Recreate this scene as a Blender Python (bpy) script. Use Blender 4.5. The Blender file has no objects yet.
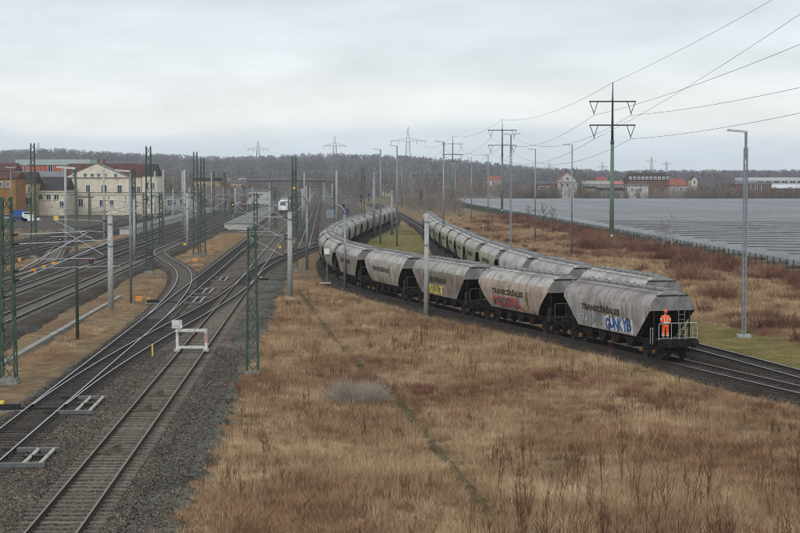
import bpy, bmesh, math, random
from mathutils import Vector, Matrix
import numpy as np

# ------------------------------------------------------------------ camera / sky / sun / exposure
SC = bpy.context.scene
COL = SC.collection
R = math.radians
FPX, HC, HOR = 1550.0, 10.3, 179.0            # focal length in 800-px units, camera height above rail, horizon row
PITCH = math.atan((266.5 - HOR) / FPX)
cam_d = bpy.data.cameras.new('camera'); cam = bpy.data.objects.new('camera', cam_d); COL.objects.link(cam)
cam.location = (0, 0, HC); cam.rotation_euler = (math.pi/2 - PITCH, 0, 0)
cam_d.sensor_width = 36; cam_d.lens = FPX*36/800; cam_d.clip_start = 0.5; cam_d.clip_end = 20000
SC.camera = cam

SUN_EL, SUN_AZ = R(38), R(200)
world = bpy.data.worlds.new('World'); SC.world = world; world.use_nodes = True
def build_world():
    nt = world.node_tree; nt.nodes.clear(); N = nt.nodes.new; L = nt.links.new
    out = N('ShaderNodeOutputWorld'); bg = N('ShaderNodeBackground'); bg.inputs[1].default_value = 0.1
    sky = N('ShaderNodeTexSky'); sky.sky_type = 'NISHITA'; sky.sun_disc = False
    sky.sun_elevation = SUN_EL; sky.sun_rotation = SUN_AZ
    tc = N('ShaderNodeTexCoord'); sep = N('ShaderNodeSeparateXYZ'); L(tc.outputs['Generated'], sep.inputs[0])
    # slow waviness of the cloud bands, then a colour by height above the horizon
    mp = N('ShaderNodeMapping'); mp.inputs['Scale'].default_value = (3.2, 3.2, 16); L(tc.outputs['Generated'], mp.inputs[0])
    n1 = N('ShaderNodeTexNoise'); n1.inputs['Scale'].default_value = 1.3; n1.inputs['Detail'].default_value = 5; L(mp.outputs[0], n1.inputs['Vector'])
    mp2 = N('ShaderNodeMapping'); mp2.inputs['Scale'].default_value = (6, 6, 26); L(tc.outputs['Generated'], mp2.inputs[0])
    n2 = N('ShaderNodeTexNoise'); n2.inputs['Scale'].default_value = 1.6; n2.inputs['Detail'].default_value = 8; n2.inputs['Roughness'].default_value = 0.55
    L(mp2.outputs[0], n2.inputs['Vector'])
    w = N('ShaderNodeMath'); w.operation = 'MULTIPLY_ADD'; L(n1.outputs[0], w.inputs[0]); w.inputs[1].default_value = 0.05; w.inputs[2].default_value = -0.025
    zz = N('ShaderNodeMath'); zz.operation = 'ADD'; L(sep.outputs['Z'], zz.inputs[0]); L(w.outputs[0], zz.inputs[1])
    mr = N('ShaderNodeMapRange'); mr.inputs[1].default_value = -0.02; mr.inputs[2].default_value = 0.18; L(zz.outputs[0], mr.inputs[0])
    cr = N('ShaderNodeValToRGB'); el = cr.color_ramp.elements
    def k(z): return (z + 0.02)/0.2
    stops = [(-0.02, (.60, .66, .71)), (0.014, (.63, .69, .74)), (0.024, (.63, .69, .745)), (0.033, (.765, .785, .785)), (0.048, (.79, .80, .79)), (0.07, (.70, .74, .765)), (0.11, (.64, .69, .735)), (0.16, (.68, .725, .765))]
    while len(el) < len(stops): el.new(0.5)
    for e, (z, c) in zip(el, stops): e.position = k(z); e.color = (*c, 1)
    L(mr.outputs[0], cr.inputs[0])
    m2 = N('ShaderNodeMapRange'); m2.inputs[1].default_value = 0.25; m2.inputs[2].default_value = 0.75; m2.inputs[3].default_value = 0.87; m2.inputs[4].default_value = 1.09
    L(n2.outputs[0], m2.inputs[0])
    mul = N('ShaderNodeVectorMath'); mul.operation = 'SCALE'; L(cr.outputs[0], mul.inputs[0]); L(m2.outputs[0], mul.inputs['Scale'])
    sc10 = N('ShaderNodeVectorMath'); sc10.operation = 'SCALE'; L(mul.outputs[0], sc10.inputs[0]); sc10.inputs['Scale'].default_value = 10.0
    mix = N('ShaderNodeMix'); mix.data_type = 'RGBA'; mix.inputs[0].default_value = 0.95
    L(sky.outputs[0], mix.inputs[6]); L(sc10.outputs[0], mix.inputs[7])
    L(mix.outputs[2], bg.inputs[0]); L(bg.outputs[0], out.inputs[0])
build_world()
sun_d = bpy.data.lights.new('sun', 'SUN'); sun = bpy.data.objects.new('sun', sun_d); COL.objects.link(sun)
sun_d.energy = 1.1; sun_d.angle = R(25); sun_d.color = (1, .97, .93)
sun.rotation_euler = Vector((math.sin(SUN_AZ)*math.cos(SUN_EL), math.cos(SUN_AZ)*math.cos(SUN_EL), math.sin(SUN_EL))).to_track_quat('Z', 'Y').to_euler()
vs = SC.view_settings; vs.view_transform = 'Standard'; vs.look = 'None'; vs.exposure = 0.30; vs.gamma = 1.0; vs.use_curve_mapping = False
SC.cycles.use_denoising = True; SC.cycles.filter_width = 1.0; SC.cycles.max_bounces = 4; SC.cycles.diffuse_bounces = 2; SC.cycles.glossy_bounces = 2; SC.cycles.volume_bounces = 0
SC.cycles.use_adaptive_sampling = True; SC.cycles.adaptive_threshold = 0.015

# ------------------------------------------------------------------ helpers
rng = random.Random(7)
def gp(px, py, z=0.0):
    """world point at height z seen at pixel (px,py) of the 800x533 photograph"""
    u = (px - 400)/FPX; v = (266.5 - py)/FPX; c, s = math.cos(PITCH), math.sin(PITCH)
    d = Vector((u, c + v*s, -s + v*c)); t = (z - HC)/d.z
    return Vector((d.x*t, d.y*t, z))
def P(s, y): return (s - 0.0484*y, y)          # lateral place s of a line parallel to the main tracks
def hpx(y, dist): return HC + (HOR - y)/FPX*dist   # height of a pixel row at a distance
def xpx(x, dist): return (x - 400)/FPX*dist
def gz(x, y):
    if y > 700: return -0.5
    return -0.5 + 0.09*math.sin(x*0.21 + y*0.05) + 0.07*math.sin(x*0.09 - y*0.13 + 1) + 0.04*math.sin(x*.5+y*.37)
ORD = ['first','second','third','fourth','fifth','sixth','seventh','eighth','ninth','tenth','eleventh','twelfth','thirteenth','fourteenth','fifteenth','sixteenth','seventeenth','eighteenth','nineteenth','twentieth','twenty-first','twenty-second']
ORD += ['twenty-'+q for q in ORD[2:9]] + ['thirtieth'] + ['thirty-'+q for q in ORD[:9]] + ['fortieth'] + ['forty-'+q for q in ORD[:9]] + ['fiftieth'] + ['fifty-'+q for q in ORD[:9]] + ['sixtieth'] + ['sixty-'+q for q in ORD[:9]]

MATS = {}
def mat(name, col, rough=0.8, metal=0.0, var=0.15, scale=3.0, bump=0.0, bscale=30.0, spec=0.3, col2=None, detail=6, emit=None, stretch=None, rand=0.0, lo=0.35, hi=0.65, coord='Object', ior=None):
    if name in MATS: return MATS[name]
    m = bpy.data.materials.new(name); m.use_nodes = True; nt = m.node_tree; N = nt.nodes.new; L = nt.links.new
    b = nt.nodes['Principled BSDF']; b.inputs['Roughness'].default_value = rough; b.inputs['Metallic'].default_value = metal
    b.inputs['Specular IOR Level'].default_value = spec if rough < .8 else min(spec, .05)
    if ior: b.inputs['IOR'].default_value = ior
    tc = N('ShaderNodeTexCoord'); vec = tc.outputs[coord]
    if coord == 'World':
        g = N('ShaderNodeNewGeometry'); vec = g.outputs['Position']
    if stretch:
        mp = N('ShaderNodeMapping'); mp.inputs['Scale'].default_value = stretch; L(vec, mp.inputs[0]); vec = mp.outputs[0]
    n = N('ShaderNodeTexNoise'); n.inputs['Scale'].default_value = scale; n.inputs['Detail'].default_value = detail; n.inputs['Roughness'].default_value = 0.6
    L(vec, n.inputs['Vector'])
    mr = N('ShaderNodeMapRange'); mr.inputs[1].default_value = lo; mr.inputs[2].default_value = hi; L(n.outputs[0], mr.inputs[0])
    mx = N('ShaderNodeMix'); mx.data_type = 'RGBA'; L(mr.outputs[0], mx.inputs[0])
    if col2 is None: ca = tuple(c*(1-var) for c in col); cb = tuple(min(1, c*(1+var)) for c in col)
    else: ca, cb = col, col2
    mx.inputs[6].default_value = (*ca, 1); mx.inputs[7].default_value = (*cb, 1)
    o = mx.outputs[2]
    if rand:
        oi = N('ShaderNodeObjectInfo'); r2 = N('ShaderNodeMapRange'); r2.inputs[3].default_value = 1-rand; r2.inputs[4].default_value = 1+rand
        L(oi.outputs['Random'], r2.inputs[0]); sc = N('ShaderNodeVectorMath'); sc.operation = 'SCALE'; L(o, sc.inputs[0]); L(r2.outputs[0], sc.inputs['Scale']); o = sc.outputs[0]
    L(o, b.inputs['Base Color'])
    if bump:
        n3 = N('ShaderNodeTexNoise'); n3.inputs['Scale'].default_value = bscale; n3.inputs['Detail'].default_value = 4; L(vec, n3.inputs['Vector'])
        bp = N('ShaderNodeBump'); bp.inputs['Strength'].default_value = bump; bp.inputs['Distance'].default_value = 0.05
        L(n3.outputs[0], bp.inputs['Height']); L(bp.outputs[0], b.inputs['Normal'])
    if emit:
        b.inputs['Emission Color'].default_value = (*col, 1); b.inputs['Emission Strength'].default_value = emit
    MATS[name] = m; return m

class MB:
    def __init__(s): s.v = []; s.f = []; s.m = []
    def add(s, vs, fs, mi=0):
        o = len(s.v); s.v += [tuple(x) for x in vs]; s.f += [tuple(i+o for i in f) for f in fs]; s.m += [mi]*len(fs)
        return s
    def box(s, c, d, rz=0, mi=0, ry=0, rx=0):
        M = Matrix.Translation(c) @ Matrix.Rotation(rz, 4, 'Z') @ Matrix.Rotation(ry, 4, 'Y') @ Matrix.Rotation(rx, 4, 'X')
        vs = [M @ Vector((x*d[0]/2, y*d[1]/2, z*d[2]/2)) for x in (-1,1) for y in (-1,1) for z in (-1,1)]
        return s.add(vs, [(0,1,3,2),(4,6,7,5),(0,4,5,1),(2,3,7,6),(0,2,6,4),(1,5,7,3)], mi)
    def tube(s, a, b, r0, r1=None, n=6, mi=0, cap=True):
        a = Vector(a); b = Vector(b); r1 = r0 if r1 is None else r1
        d = (b - a); 
        if d.length < 1e-6: return s
        q = d.to_track_quat('Z', 'Y'); vs = []
        for p, r in ((a, r0), (b, r1)):
            for i in range(n):
                t = 2*math.pi*(i+.5)/n; vs.append(p + q @ Vector((r*math.cos(t), r*math.sin(t), 0)))
        fs = [(i, (i+1) % n, n+(i+1) % n, n+i) for i in range(n)]
        if cap: fs += [tuple(range(n-1, -1, -1)), tuple(range(n, 2*n))]
        return s.add(vs, fs, mi)
    def chain(s, pts, rs, n=6, mi=0):
        """one continuous tapering tube through pts"""
        pts = [Vector(p) for p in pts]; vs = []; fs = []
        for i, p in enumerate(pts):
            d = pts[min(i+1, len(pts)-1)] - pts[max(i-1, 0)]
            q = d.to_track_quat('Z', 'Y')
            for j in range(n):
                t = 2*math.pi*j/n; vs.append(p + q @ Vector((rs[i]*math.cos(t), rs[i]*math.sin(t), 0)))
        for i in range(len(pts)-1):
            for j in range(n): fs.append((i*n+j, i*n+(j+1) % n, (i+1)*n+(j+1) % n, (i+1)*n+j))
        fs += [tuple(range(n-1, -1, -1)), tuple(range((len(pts)-1)*n, len(pts)*n))]
        return s.add(vs, fs, mi)
    def prism(s, poly, z0, z1, mi=0):
        n = len(poly); vs = [(x, y, z0) for x, y in poly] + [(x, y, z1) for x, y in poly]
        return s.add(vs, [(i, (i+1) % n, n+(i+1) % n, n+i) for i in range(n)] + [tuple(range(n-1, -1, -1)), tuple(range(n, 2*n))], mi)
    def extr_y(s, poly, y0, y1, mi=0):
        """polygon in xz extruded along y"""
        n = len(poly); vs = [(x, y0, z) for x, z in poly] + [(x, y1, z) for x, z in poly]
        return s.add(vs, [(i, (i+1) % n, n+(i+1) % n, n+i) for i in range(n)] + [tuple(range(n-1, -1, -1)), tuple(range(n, 2*n))], mi)
    def extr_x(s, poly, x0, x1, mi=0):
        n = len(poly); vs = [(x0, y, z) for y, z in poly] + [(x1, y, z) for y, z in poly]
        return s.add(vs, [(i, (i+1) % n, n+(i+1) % n, n+i) for i in range(n)] + [tuple(range(n-1, -1, -1)), tuple(range(n, 2*n))], mi)
    def wheel(s, c, r, w, axis='Y', n=14, mi=0):
        a = Vector(c); d = Vector((0, w/2, 0)) if axis == 'Y' else Vector((w/2, 0, 0))
        return s.tube(a-d, a+d, r, n=n, mi=mi)
    def mesh(s, name, mats, smooth=False, fix=True):
        me = bpy.data.meshes.new(name); me.from_pydata(s.v, [], s.f)
        for m in (mats if isinstance(mats, (list, tuple)) else [mats]): me.materials.append(m)
        me.polygons.foreach_set('material_index', s.m)
        if fix:
            bm = bmesh.new(); bm.from_mesh(me); bmesh.ops.recalc_face_normals(bm, faces=bm.faces); bm.to_mesh(me); bm.free()
        if smooth: me.polygons.foreach_set('use_smooth', [True]*len(me.polygons))
        me.update(); return me
    def build(s, name, mats, parent=None, smooth=False, fix=True): return link(name, s.mesh(name, mats, smooth, fix), parent)

def link(name, me, parent=None, loc=None, rz=None):
    o = bpy.data.objects.new(name, me); COL.objects.link(o)
    if parent: o.parent = parent
    if loc is not None: o.location = loc
    if rz is not None: o.rotation_euler[2] = rz
    return o
def tag(o, label=None, cat=None, group=None, kind=None):
    if label: o['label'] = label
    if cat: o['category'] = cat
    if group: o['group'] = group
    if kind: o['kind'] = kind
    return o
def thing(name, label, cat, loc=(0,0,0), rz=0, group=None):
    o = bpy.data.objects.new(name, None); COL.objects.link(o); o.location = loc; o.rotation_euler[2] = rz; o.empty_display_size = .3
    return tag(o, label, cat, group)
def copy_tree(o, parent=None, skip=()):
    c = o.copy(); COL.objects.link(c)
    if parent: c.parent = parent
    for ch in list(o.children):
        if ch.name.split('.')[0] not in skip: copy_tree(ch, c, skip)
    return c

def smooth_path(pts, step=1.5, win=10.0):
    """points -> evenly spaced, rounded polyline with tangents"""
    a = np.array(pts, float); d = np.r_[0, np.cumsum(np.hypot(*np.diff(a, axis=0).T))]
    n = max(8, int(d[-1]/step)); t = np.linspace(0, d[-1], n)
    # Catmull-Rom style tangents (Hermite)
    m = np.zeros_like(a); m[1:-1] = (a[2:] - a[:-2])/(d[2:] - d[:-2])[:, None]; m[0] = (a[1]-a[0])/(d[1]-d[0]); m[-1] = (a[-1]-a[-2])/(d[-1]-d[-2])
    i = np.clip(np.searchsorted(d, t, side='right')-1, 0, len(d)-2); h = (d[i+1]-d[i]); u = (t-d[i])/h; u2, u3 = u*u, u*u*u
    p = ((2*u3-3*u2+1)[:, None]*a[i] + ((u3-2*u2+u)*h)[:, None]*m[i] + (-2*u3+3*u2)[:, None]*a[i+1] + ((u3-u2)*h)[:, None]*m[i+1])
    k = int(win/step)
    if k > 1 and n > 4*k:
        w = np.hanning(2*k+3)[1:-1]; w /= w.sum()
        e0 = p[0] + (p[0]-p[1:k+1][::-1]); e1 = p[-1] + (p[-1]-p[-k-1:-1][::-1])
        q = np.vstack([e0, p, e1]); p = np.stack([np.convolve(q[:, j], w, 'valid') for j in (0, 1)], 1)
    tg = np.gradient(p, axis=0); tg /= np.hypot(*tg.T)[:, None]
    s = np.r_[0, np.cumsum(np.hypot(*np.diff(p, axis=0).T))]
    return p, tg, s
class Path:
    def __init__(self, pts, step=1.5, win=10.0): self.p, self.t, self.s = smooth_path(pts, step, win)
    def at(self, s):
        x = np.interp(s, self.s, self.p[:, 0]); y = np.interp(s, self.s, self.p[:, 1])
        tx = np.interp(s, self.s, self.t[:, 0]); ty = np.interp(s, self.s, self.t[:, 1]); l = math.hypot(tx, ty)
        return x, y, tx/l, ty/l
    def s_at_y(self, y): return float(np.interp(y, self.p[:, 1], self.s))
    def x_at_y(self, y): return float(np.interp(y, self.p[:, 1], self.p[:, 0]))
def sweep(mb, path, prof, mis=None, closed=True, z0=0.0, y0=None, y1=None):
    p, t = path.p, path.t
    if y0 is not None: k = (p[:, 1] >= y0) & (p[:, 1] <= y1); p, t = p[k], t[k]
    n, m = len(p), len(prof); vs = []
    for (x, y), (tx, ty) in zip(p, t):
        for o, z in prof: vs.append((x + ty*o, y - tx*o, z + z0))
    o = len(mb.v); mb.v += vs; r = m if closed else m-1
    for i in range(n-1):
        for j in range(r):
            mb.f.append((o+i*m+j, o+i*m+(j+1) % m, o+(i+1)*m+(j+1) % m, o+(i+1)*m+j)); mb.m.append(mis[j] if mis else 0)

def scatter(name, pts, templates, label=None, kind='stuff'):
    """pts: (x,y,z,scale,rotz,index) ; one object whose geometry nodes put the templates on its points"""
    me = bpy.data.meshes.new(name); a = np.array(pts, float)
    me.from_pydata(a[:, :3].tolist(), [], [])
    for nm, col, tp in (('sc', 3, 'FLOAT'), ('rz', 4, 'FLOAT')):
        at = me.attributes.new(nm, tp, 'POINT'); at.data.foreach_set('value', a[:, col].astype(np.float32))
    at = me.attributes.new('ix', 'INT', 'POINT'); at.data.foreach_set('value', a[:, 5].astype(np.int32))
    o = link(name, me)
    cl = bpy.data.collections.new(name + '_kit')
    for i, t in enumerate(templates):
        to = bpy.data.objects.new('%s_%02d' % (name, i), t); cl.objects.link(to)
    ng = bpy.data.node_groups.new(name, 'GeometryNodeTree')
    ng.interface.new_socket('Geometry', in_out='INPUT', socket_type='NodeSocketGeometry'); ng.interface.new_socket('Geometry', in_out='OUTPUT', socket_type='NodeSocketGeometry')
    N = ng.nodes.new; L = ng.links.new
    gi = N('NodeGroupInput'); go = N('NodeGroupOutput'); ip = N('GeometryNodeInstanceOnPoints'); ci = N('GeometryNodeCollectionInfo')
    ci.inputs[0].default_value = cl; ci.inputs['Separate Children'].default_value = True; ci.inputs['Reset Children'].default_value = True
    def attr(nm, tp):
        x = N('GeometryNodeInputNamedAttribute'); x.data_type = tp; x.inputs[0].default_value = nm; return x.outputs[0]
    cx = N('ShaderNodeCombineXYZ'); L(attr('rz', 'FLOAT'), cx.inputs[2]); er = N('FunctionNodeEulerToRotation'); L(cx.outputs[0], er.inputs[0])
    L(gi.outputs[0], ip.inputs['Points']); L(ci.outputs[0], ip.inputs['Instance']); ip.inputs['Pick Instance'].default_value = True
    L(attr('ix', 'INT'), ip.inputs['Instance Index']); L(er.outputs[0], ip.inputs['Rotation']); L(attr('sc', 'FLOAT'), ip.inputs['Scale']); L(ip.outputs[0], go.inputs[0])
    md = o.modifiers.new('scatter', 'NODES'); md.node_group = ng
    if label: o['label'] = label
    o['kind'] = kind
    return o

# ------------------------------------------------------------------ materials
M_rail = mat('rail_side', (.05, .035, .028), .75, .2, .3, 8)
M_top = mat('rail_running_top', (.40, .40, .42), .38, .85, .1, 4)
M_rusty = mat('rail_rust', (.065, .04, .03), .85, .0, .3, 9)
M_rtop = mat('rail_rusty_top', (.215, .15, .125), .6, .2, .2, 6)
M_slc = mat('sleeper_concrete', (.15, .135, .112), .9, 0, .3, 5, rand=.18)
M_slw = mat('sleeper_wood', (.065, .058, .052), .9, 0, .35, 6, rand=.25)
M_conc = mat('concrete', (.36, .37, .36), .85, 0, .15, 4, rand=.06)
M_concd = mat('concrete_dirty', (.22, .22, .20), .9, 0, .3, 5)
M_green = mat('mast_green', (.07, .105, .08), .6, .2, .25, 5)
M_galv = mat('galvanised', (.24, .27, .30), .5, .5, .2, 6)
M_tube = mat('cantilever_tube', (.44, .46, .47), .45, .4, .15, 5)
M_wire = mat('wire', (.10, .11, .11), .6, .3, .1, 3)
M_black = mat('black_paint', (.02, .02, .022), .5, 0, .2, 4)
M_dark = mat('underframe_grime', (.009, .008, .008), .85, 0, .5, 4, col2=(.036, .027, .021))
M_white = mat('white_paint', (.72, .73, .72), .6, 0, .08, 6)
M_ins = mat('insulator_brown', (.07, .04, .03), .35, 0, .2, 5)
M_orange = mat('orange_paint', (.75, .32, .04), .6, 0, .12, 5)
M_yellow = mat('yellow_paint', (.75, .55, .06), .6, 0, .12, 5)
M_red = mat('red_paint', (.62, .03, .035), .6, 0, .12, 5)
M_blue = mat('blue_paint', (.03, .08, .30), .5, 0, .15, 5)
M_glass = mat('window_glass', (.025, .03, .04), .12, 0, .2, 3, spec=.6)

def ground_material():
    m = bpy.data.materials.new('dry_ground'); m.use_nodes = True; nt = m.node_tree; N = nt.nodes.new; L = nt.links.new
    b = nt.nodes['Principled BSDF']; b.inputs['Roughness'].default_value = 1; b.inputs['Specular IOR Level'].default_value = .02
    g = N('ShaderNodeNewGeometry')
    def noise(sc, det=6, rough=.6, vec=None):
        n = N('ShaderNodeTexNoise'); n.inputs['Scale'].default_value = sc; n.inputs['Detail'].default_value = det; n.inputs['Roughness'].default_value = rough
        L(vec or g.outputs['Position'], n.inputs['Vector']); return n.outputs[0]
    def rng_(x, a, b_, c=0, d=1):
        r = N('ShaderNodeMapRange'); r.inputs[1].default_value = a; r.inputs[2].default_value = b_; r.inputs[3].default_value = c; r.inputs[4].default_value = d; L(x, r.inputs[0]); return r.outputs[0]
    def mix(f, a, b_):
        x = N('ShaderNodeMix'); x.data_type = 'RGBA'; L(f, x.inputs[0])
        for i, v in ((6, a), (7, b_)):
            if isinstance(v, tuple): x.inputs[i].default_value = (*v, 1)
            else: L(v, x.inputs[i])
        return x.outputs[2]
    tan = mix(rng_(noise(.9), .35, .65), (.15, .105, .062), (.28, .205, .125))
    tan = mix(rng_(noise(.12), .5, .68), tan, (.17, .10, .06))
    grn = mix(rng_(noise(1.5), .35, .65), (.15, .14, .055), (.26, .21, .095))
    at = N('ShaderNodeAttribute'); at.attribute_name = 'zone'; sp = N('ShaderNodeSeparateColor'); L(at.outputs['Color'], sp.inputs[0])
    ad = N('ShaderNodeMath'); ad.operation = 'ADD'; L(sp.outputs[0], ad.inputs[0]); L(rng_(noise(.5), 0, 1, -.5, .5), ad.inputs[1])
    c = mix(rng_(ad.outputs[0], .4, .75), tan, grn)
    soil = mix(rng_(noise(.7), .35, .65), (.07, .058, .048), (.15, .125, .10))
    ad2 = N('ShaderNodeMath'); ad2.operation = 'ADD'; L(sp.outputs[1], ad2.inputs[0]); L(rng_(noise(.25), 0, 1, -.4, .4), ad2.inputs[1])
    c = mix(rng_(ad2.outputs[0], .4, .7), c, soil)
    fine = rng_(noise(9, 4), .3, .7, .6, 1.25)
    s = N('ShaderNodeVectorMath'); s.operation = 'SCALE'; L(c, s.inputs[0]); L(fine, s.inputs['Scale'])
    L(s.outputs[0], b.inputs['Base Color'])
    bp = N('ShaderNodeBump'); bp.inputs['Strength'].default_value = .8; bp.inputs['Distance'].default_value = .15; L(noise(5, 6), bp.inputs['Height']); L(bp.outputs[0], b.inputs['Normal'])
    return m
def ballast_material(name, ca, cb, moss=0.0, stain=None):
    m = bpy.data.materials.new(name); m.use_nodes = True; nt = m.node_tree; N = nt.nodes.new; L = nt.links.new
    b = nt.nodes['Principled BSDF']; b.inputs['Roughness'].default_value = .95; b.inputs['Specular IOR Level'].default_value = .03
    g = N('ShaderNodeNewGeometry')
    vo = N('ShaderNodeTexVoronoi'); vo.inputs['Scale'].default_value = 13; L(g.outputs['Position'], vo.inputs['Vector'])
    n = N('ShaderNodeTexNoise'); n.inputs['Scale'].default_value = .35; n.inputs['Detail'].default_value = 7; L(g.outputs['Position'], n.inputs['Vector'])
    sp = N('ShaderNodeSeparateColor'); L(vo.outputs['Color'], sp.inputs[0])
    x = N('ShaderNodeMix'); x.data_type = 'RGBA'; L(sp.outputs[0], x.inputs[0]); x.inputs[6].default_value = (*ca, 1); x.inputs[7].default_value = (*cb, 1)
    r = N('ShaderNodeMapRange'); r.inputs[1].default_value = .35; r.inputs[2].default_value = .65; r.inputs[3].default_value = .7; r.inputs[4].default_value = 1.25; L(n.outputs[0], r.inputs[0])
    s = N('ShaderNodeVectorMath'); s.operation = 'SCALE'; L(x.outputs[2], s.inputs[0]); L(r.outputs[0], s.inputs['Scale'])
    o = s.outputs[0]
    if stain:
        n2 = N('ShaderNodeTexNoise'); n2.inputs['Scale'].default_value = .13; n2.inputs['Detail'].default_value = 5; L(g.outputs['Position'], n2.inputs['Vector'])
        r2 = N('ShaderNodeMapRange'); r2.inputs[1].default_value = .48; r2.inputs[2].default_value = .64; L(n2.outputs[0], r2.inputs[0])
        y = N('ShaderNodeMix'); y.data_type = 'RGBA'; L(r2.outputs[0], y.inputs[0]); L(o, y.inputs[6]); y.inputs[7].default_value = (*stain, 1); o = y.outputs[2]
    L(o, b.inputs['Base Color'])
    bp = N('ShaderNodeBump'); bp.inputs['Strength'].default_value = 1; bp.inputs['Distance'].default_value = .06
    L(vo.outputs['Distance'], bp.inputs['Height']); L(bp.outputs[0], b.inputs['Normal'])
    return m
M_ground = ground_material()
M_bal = ballast_material('ballast_brown', (.018, .0155, .013), (.235, .195, .16))
M_bal2 = ballast_material('ballast_dark', (.016, .015, .014), (.15, .132, .115), stain=(.065, .048, .036))
M_bal3 = ballast_material('ballast_black', (.011, .010, .009), (.11, .093, .078), stain=(.05, .037, .027))
M_balg = ballast_material('ballast_grey', (.018, .018, .014), (.19, .185, .155))

# ------------------------------------------------------------------ line geometry
LA = Path([(26.2, 55), (19.6, 75.75), (15.9, 87.05), (11.0, 102.5), (6.3, 115.5), (1.75, 129.5), (-1.9, 141.5), (-5.0, 155.5), (-7.5, 175), (-8.95, 198), (-9.0, 226), (-7.6, 265), (-5.0, 310), (-2.2, 365), (-1.6, 420), (-3.2, 484), (-12.5, 665)], win=16)
LB = Path([(25.6, 60), (21.2, 82), (18.2, 96), (15.4, 108), (12.9, 120), (11.0, 135), (9.8, 150), (8.8, 165), (7.6, 200), (6.3, 235), (5.9, 270), (5.6, 310), (4.2, 355), (-1.0, 484), (-10.7, 665)], win=16)
LT0a = Path([P(-8.04, 36), P(-8.04, 152)], win=0); LT0b = Path([P(-8.04, 152), P(-8.04, 780)], win=0)
LT1 = Path([P(-12.73, 36), P(-12.73, 780)], win=0)
LD = Path([P(-12.73, 60), P(-12.65, 72), (-16.35, 84), (-16.15, 100), (-15.75, 115), (-15.4, 130), (-15.35, 145), (-15.78, 160), (-16.3, 176), (-16.25, 192), (-15.5, 209), (-14.3, 228), (-13.0, 246), (-11.7, 268), (-9.2, 310), (-6.4, 365), (-4.6, 420)], win=12)
LSx = Path([P(-12.73, 108), P(-12.73, 116), (-19.1, 127), (-19.9, 137), (-21.0, 149), (-23.1, 166), (-25.8, 181.4), (-30.9, 203), (-34.1, 219), P(-23.95, 234), P(-23.9, 252), P(-23.9, 268)], win=9)
LT2 = Path([P(-23.9, 100), P(-23.9, 780)], win=0); LT3 = Path([P(-28.9, 110), P(-28.9, 780)], win=0)
LT4 = Path([P(-33.7, 130), P(-33.7, 780)], win=0)
LT5 = Path([P(-42.3, 150), P(-42.3, 420), P(-46, 500), P(-46, 600)]); LT6 = Path([P(-46.8, 160), P(-46.8, 420), P(-52, 520)]); LT7 = Path([P(-51.2, 170), P(-51.2, 380)])
LX = Path([P(-33.7, 165), P(-33.7, 180), P(-35.5, 200), P(-40.5, 235), P(-42.3, 256), P(-42.3, 270)], win=9)
LE = Path([P(-3.2, 230), P(-3.2, 700)], win=0)

# ------------------------------------------------------------------ ground sheet
def build_ground():
    xs = sorted(set([-6000, -3500, -2000, -1200, -700, -400, -250] + [x*1.0 for x in range(-160, -60, 10)] + [x*2.0 for x in range(-30, 31)] + [x*1.0 for x in range(70, 200, 10)] + [250, 400, 700, 1200, 2000, 3500, 6000]))
    ys = sorted(set([-400, -100, 0, 20] + [y*2.0 for y in range(15, 131)] + [y*10.0 for y in range(27, 72)] + [800, 1000, 1400, 2000, 3000, 5000, 9000]))
    vs = [(x, y, gz(x, y)) for y in ys for x in xs]; nx = len(xs)
    fs = [(j*nx+i, j*nx+i+1, (j+1)*nx+i+1, (j+1)*nx+i) for j in range(len(ys)-1) for i in range(nx-1)]
    me = bpy.data.meshes.new('ground'); me.from_pydata(vs, [], fs); me.materials.append(M_ground)
    zc = me.attributes.new('zone', 'FLOAT_COLOR', 'POINT'); cols = []
    for x, y, z in vs:
        g = s = 0.0
        xa, xb = LA.x_at_y(min(max(y, 56), 660)), LB.x_at_y(min(max(y, 61), 660))
        if xa < x < xb and y > 150: g = 1
        if y > 75 and xb + 1.5 < x < xb + 9 and y < 125: g = 1.0
        if x > xb and y > 300: g = max(g, .45)
        if 58 < y < 125 and xa - 4.6 < x < xa: g = .55
        sl = x + .0484*y
        if sl < -50 or (y > 300 and x < xa - 6): s = .8
        if y > 640: s = max(s, .5)
        cols += [g, s, 0, 1]
    zc.data.foreach_set('color', cols)
    o = link('ground', me); tag(o, kind='structure')
build_ground()

def yard(name, s0, s1, y0, y1, z, m, seed, edge=.35):
    """flat ballast field between two lines parallel to the main tracks, with sloped wavering shoulders"""
    r = random.Random(seed); mb = MB(); rows = []
    n = int((y1-y0)/(.7 if y1 < 300 else 2.5))
    for i in range(n+1):
        y = y0 + (y1-y0)*i/n; e0 = r.uniform(-edge, edge); e1 = r.uniform(-edge, edge)
        rows.append([(s0-1.0+e0, -.75), (s0+e0*.5, z), ((s0+s1)/2, z), (s1+e1*.5, z), (s1+1.0+e1, -.75)])
        for s, zz in rows[-1]: x, yy = P(s, y); mb.v.append((x, yy, zz))
    for i in range(n):
        for j in range(4): mb.f.append((i*5+j, i*5+j+1, (i+1)*5+j+1, (i+1)*5+j)); mb.m.append(0)
    o = mb.build(name, m); tag(o, kind='structure'); return o
yard('ballast_bed', -14.3, -6.2, 34, 780, -.214, M_bal, 3)
yard('ballast_shoulder', -6.0, -4.7, 34, 205, -.235, M_balg, 5, .7)
yard('ballast_bed', -36.2, -21.2, 92, 780, -.214, M_bal2, 4)
yard('ballast_bed', -53.5, -40.2, 140, 600, -.214, M_bal2, 6)

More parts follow.
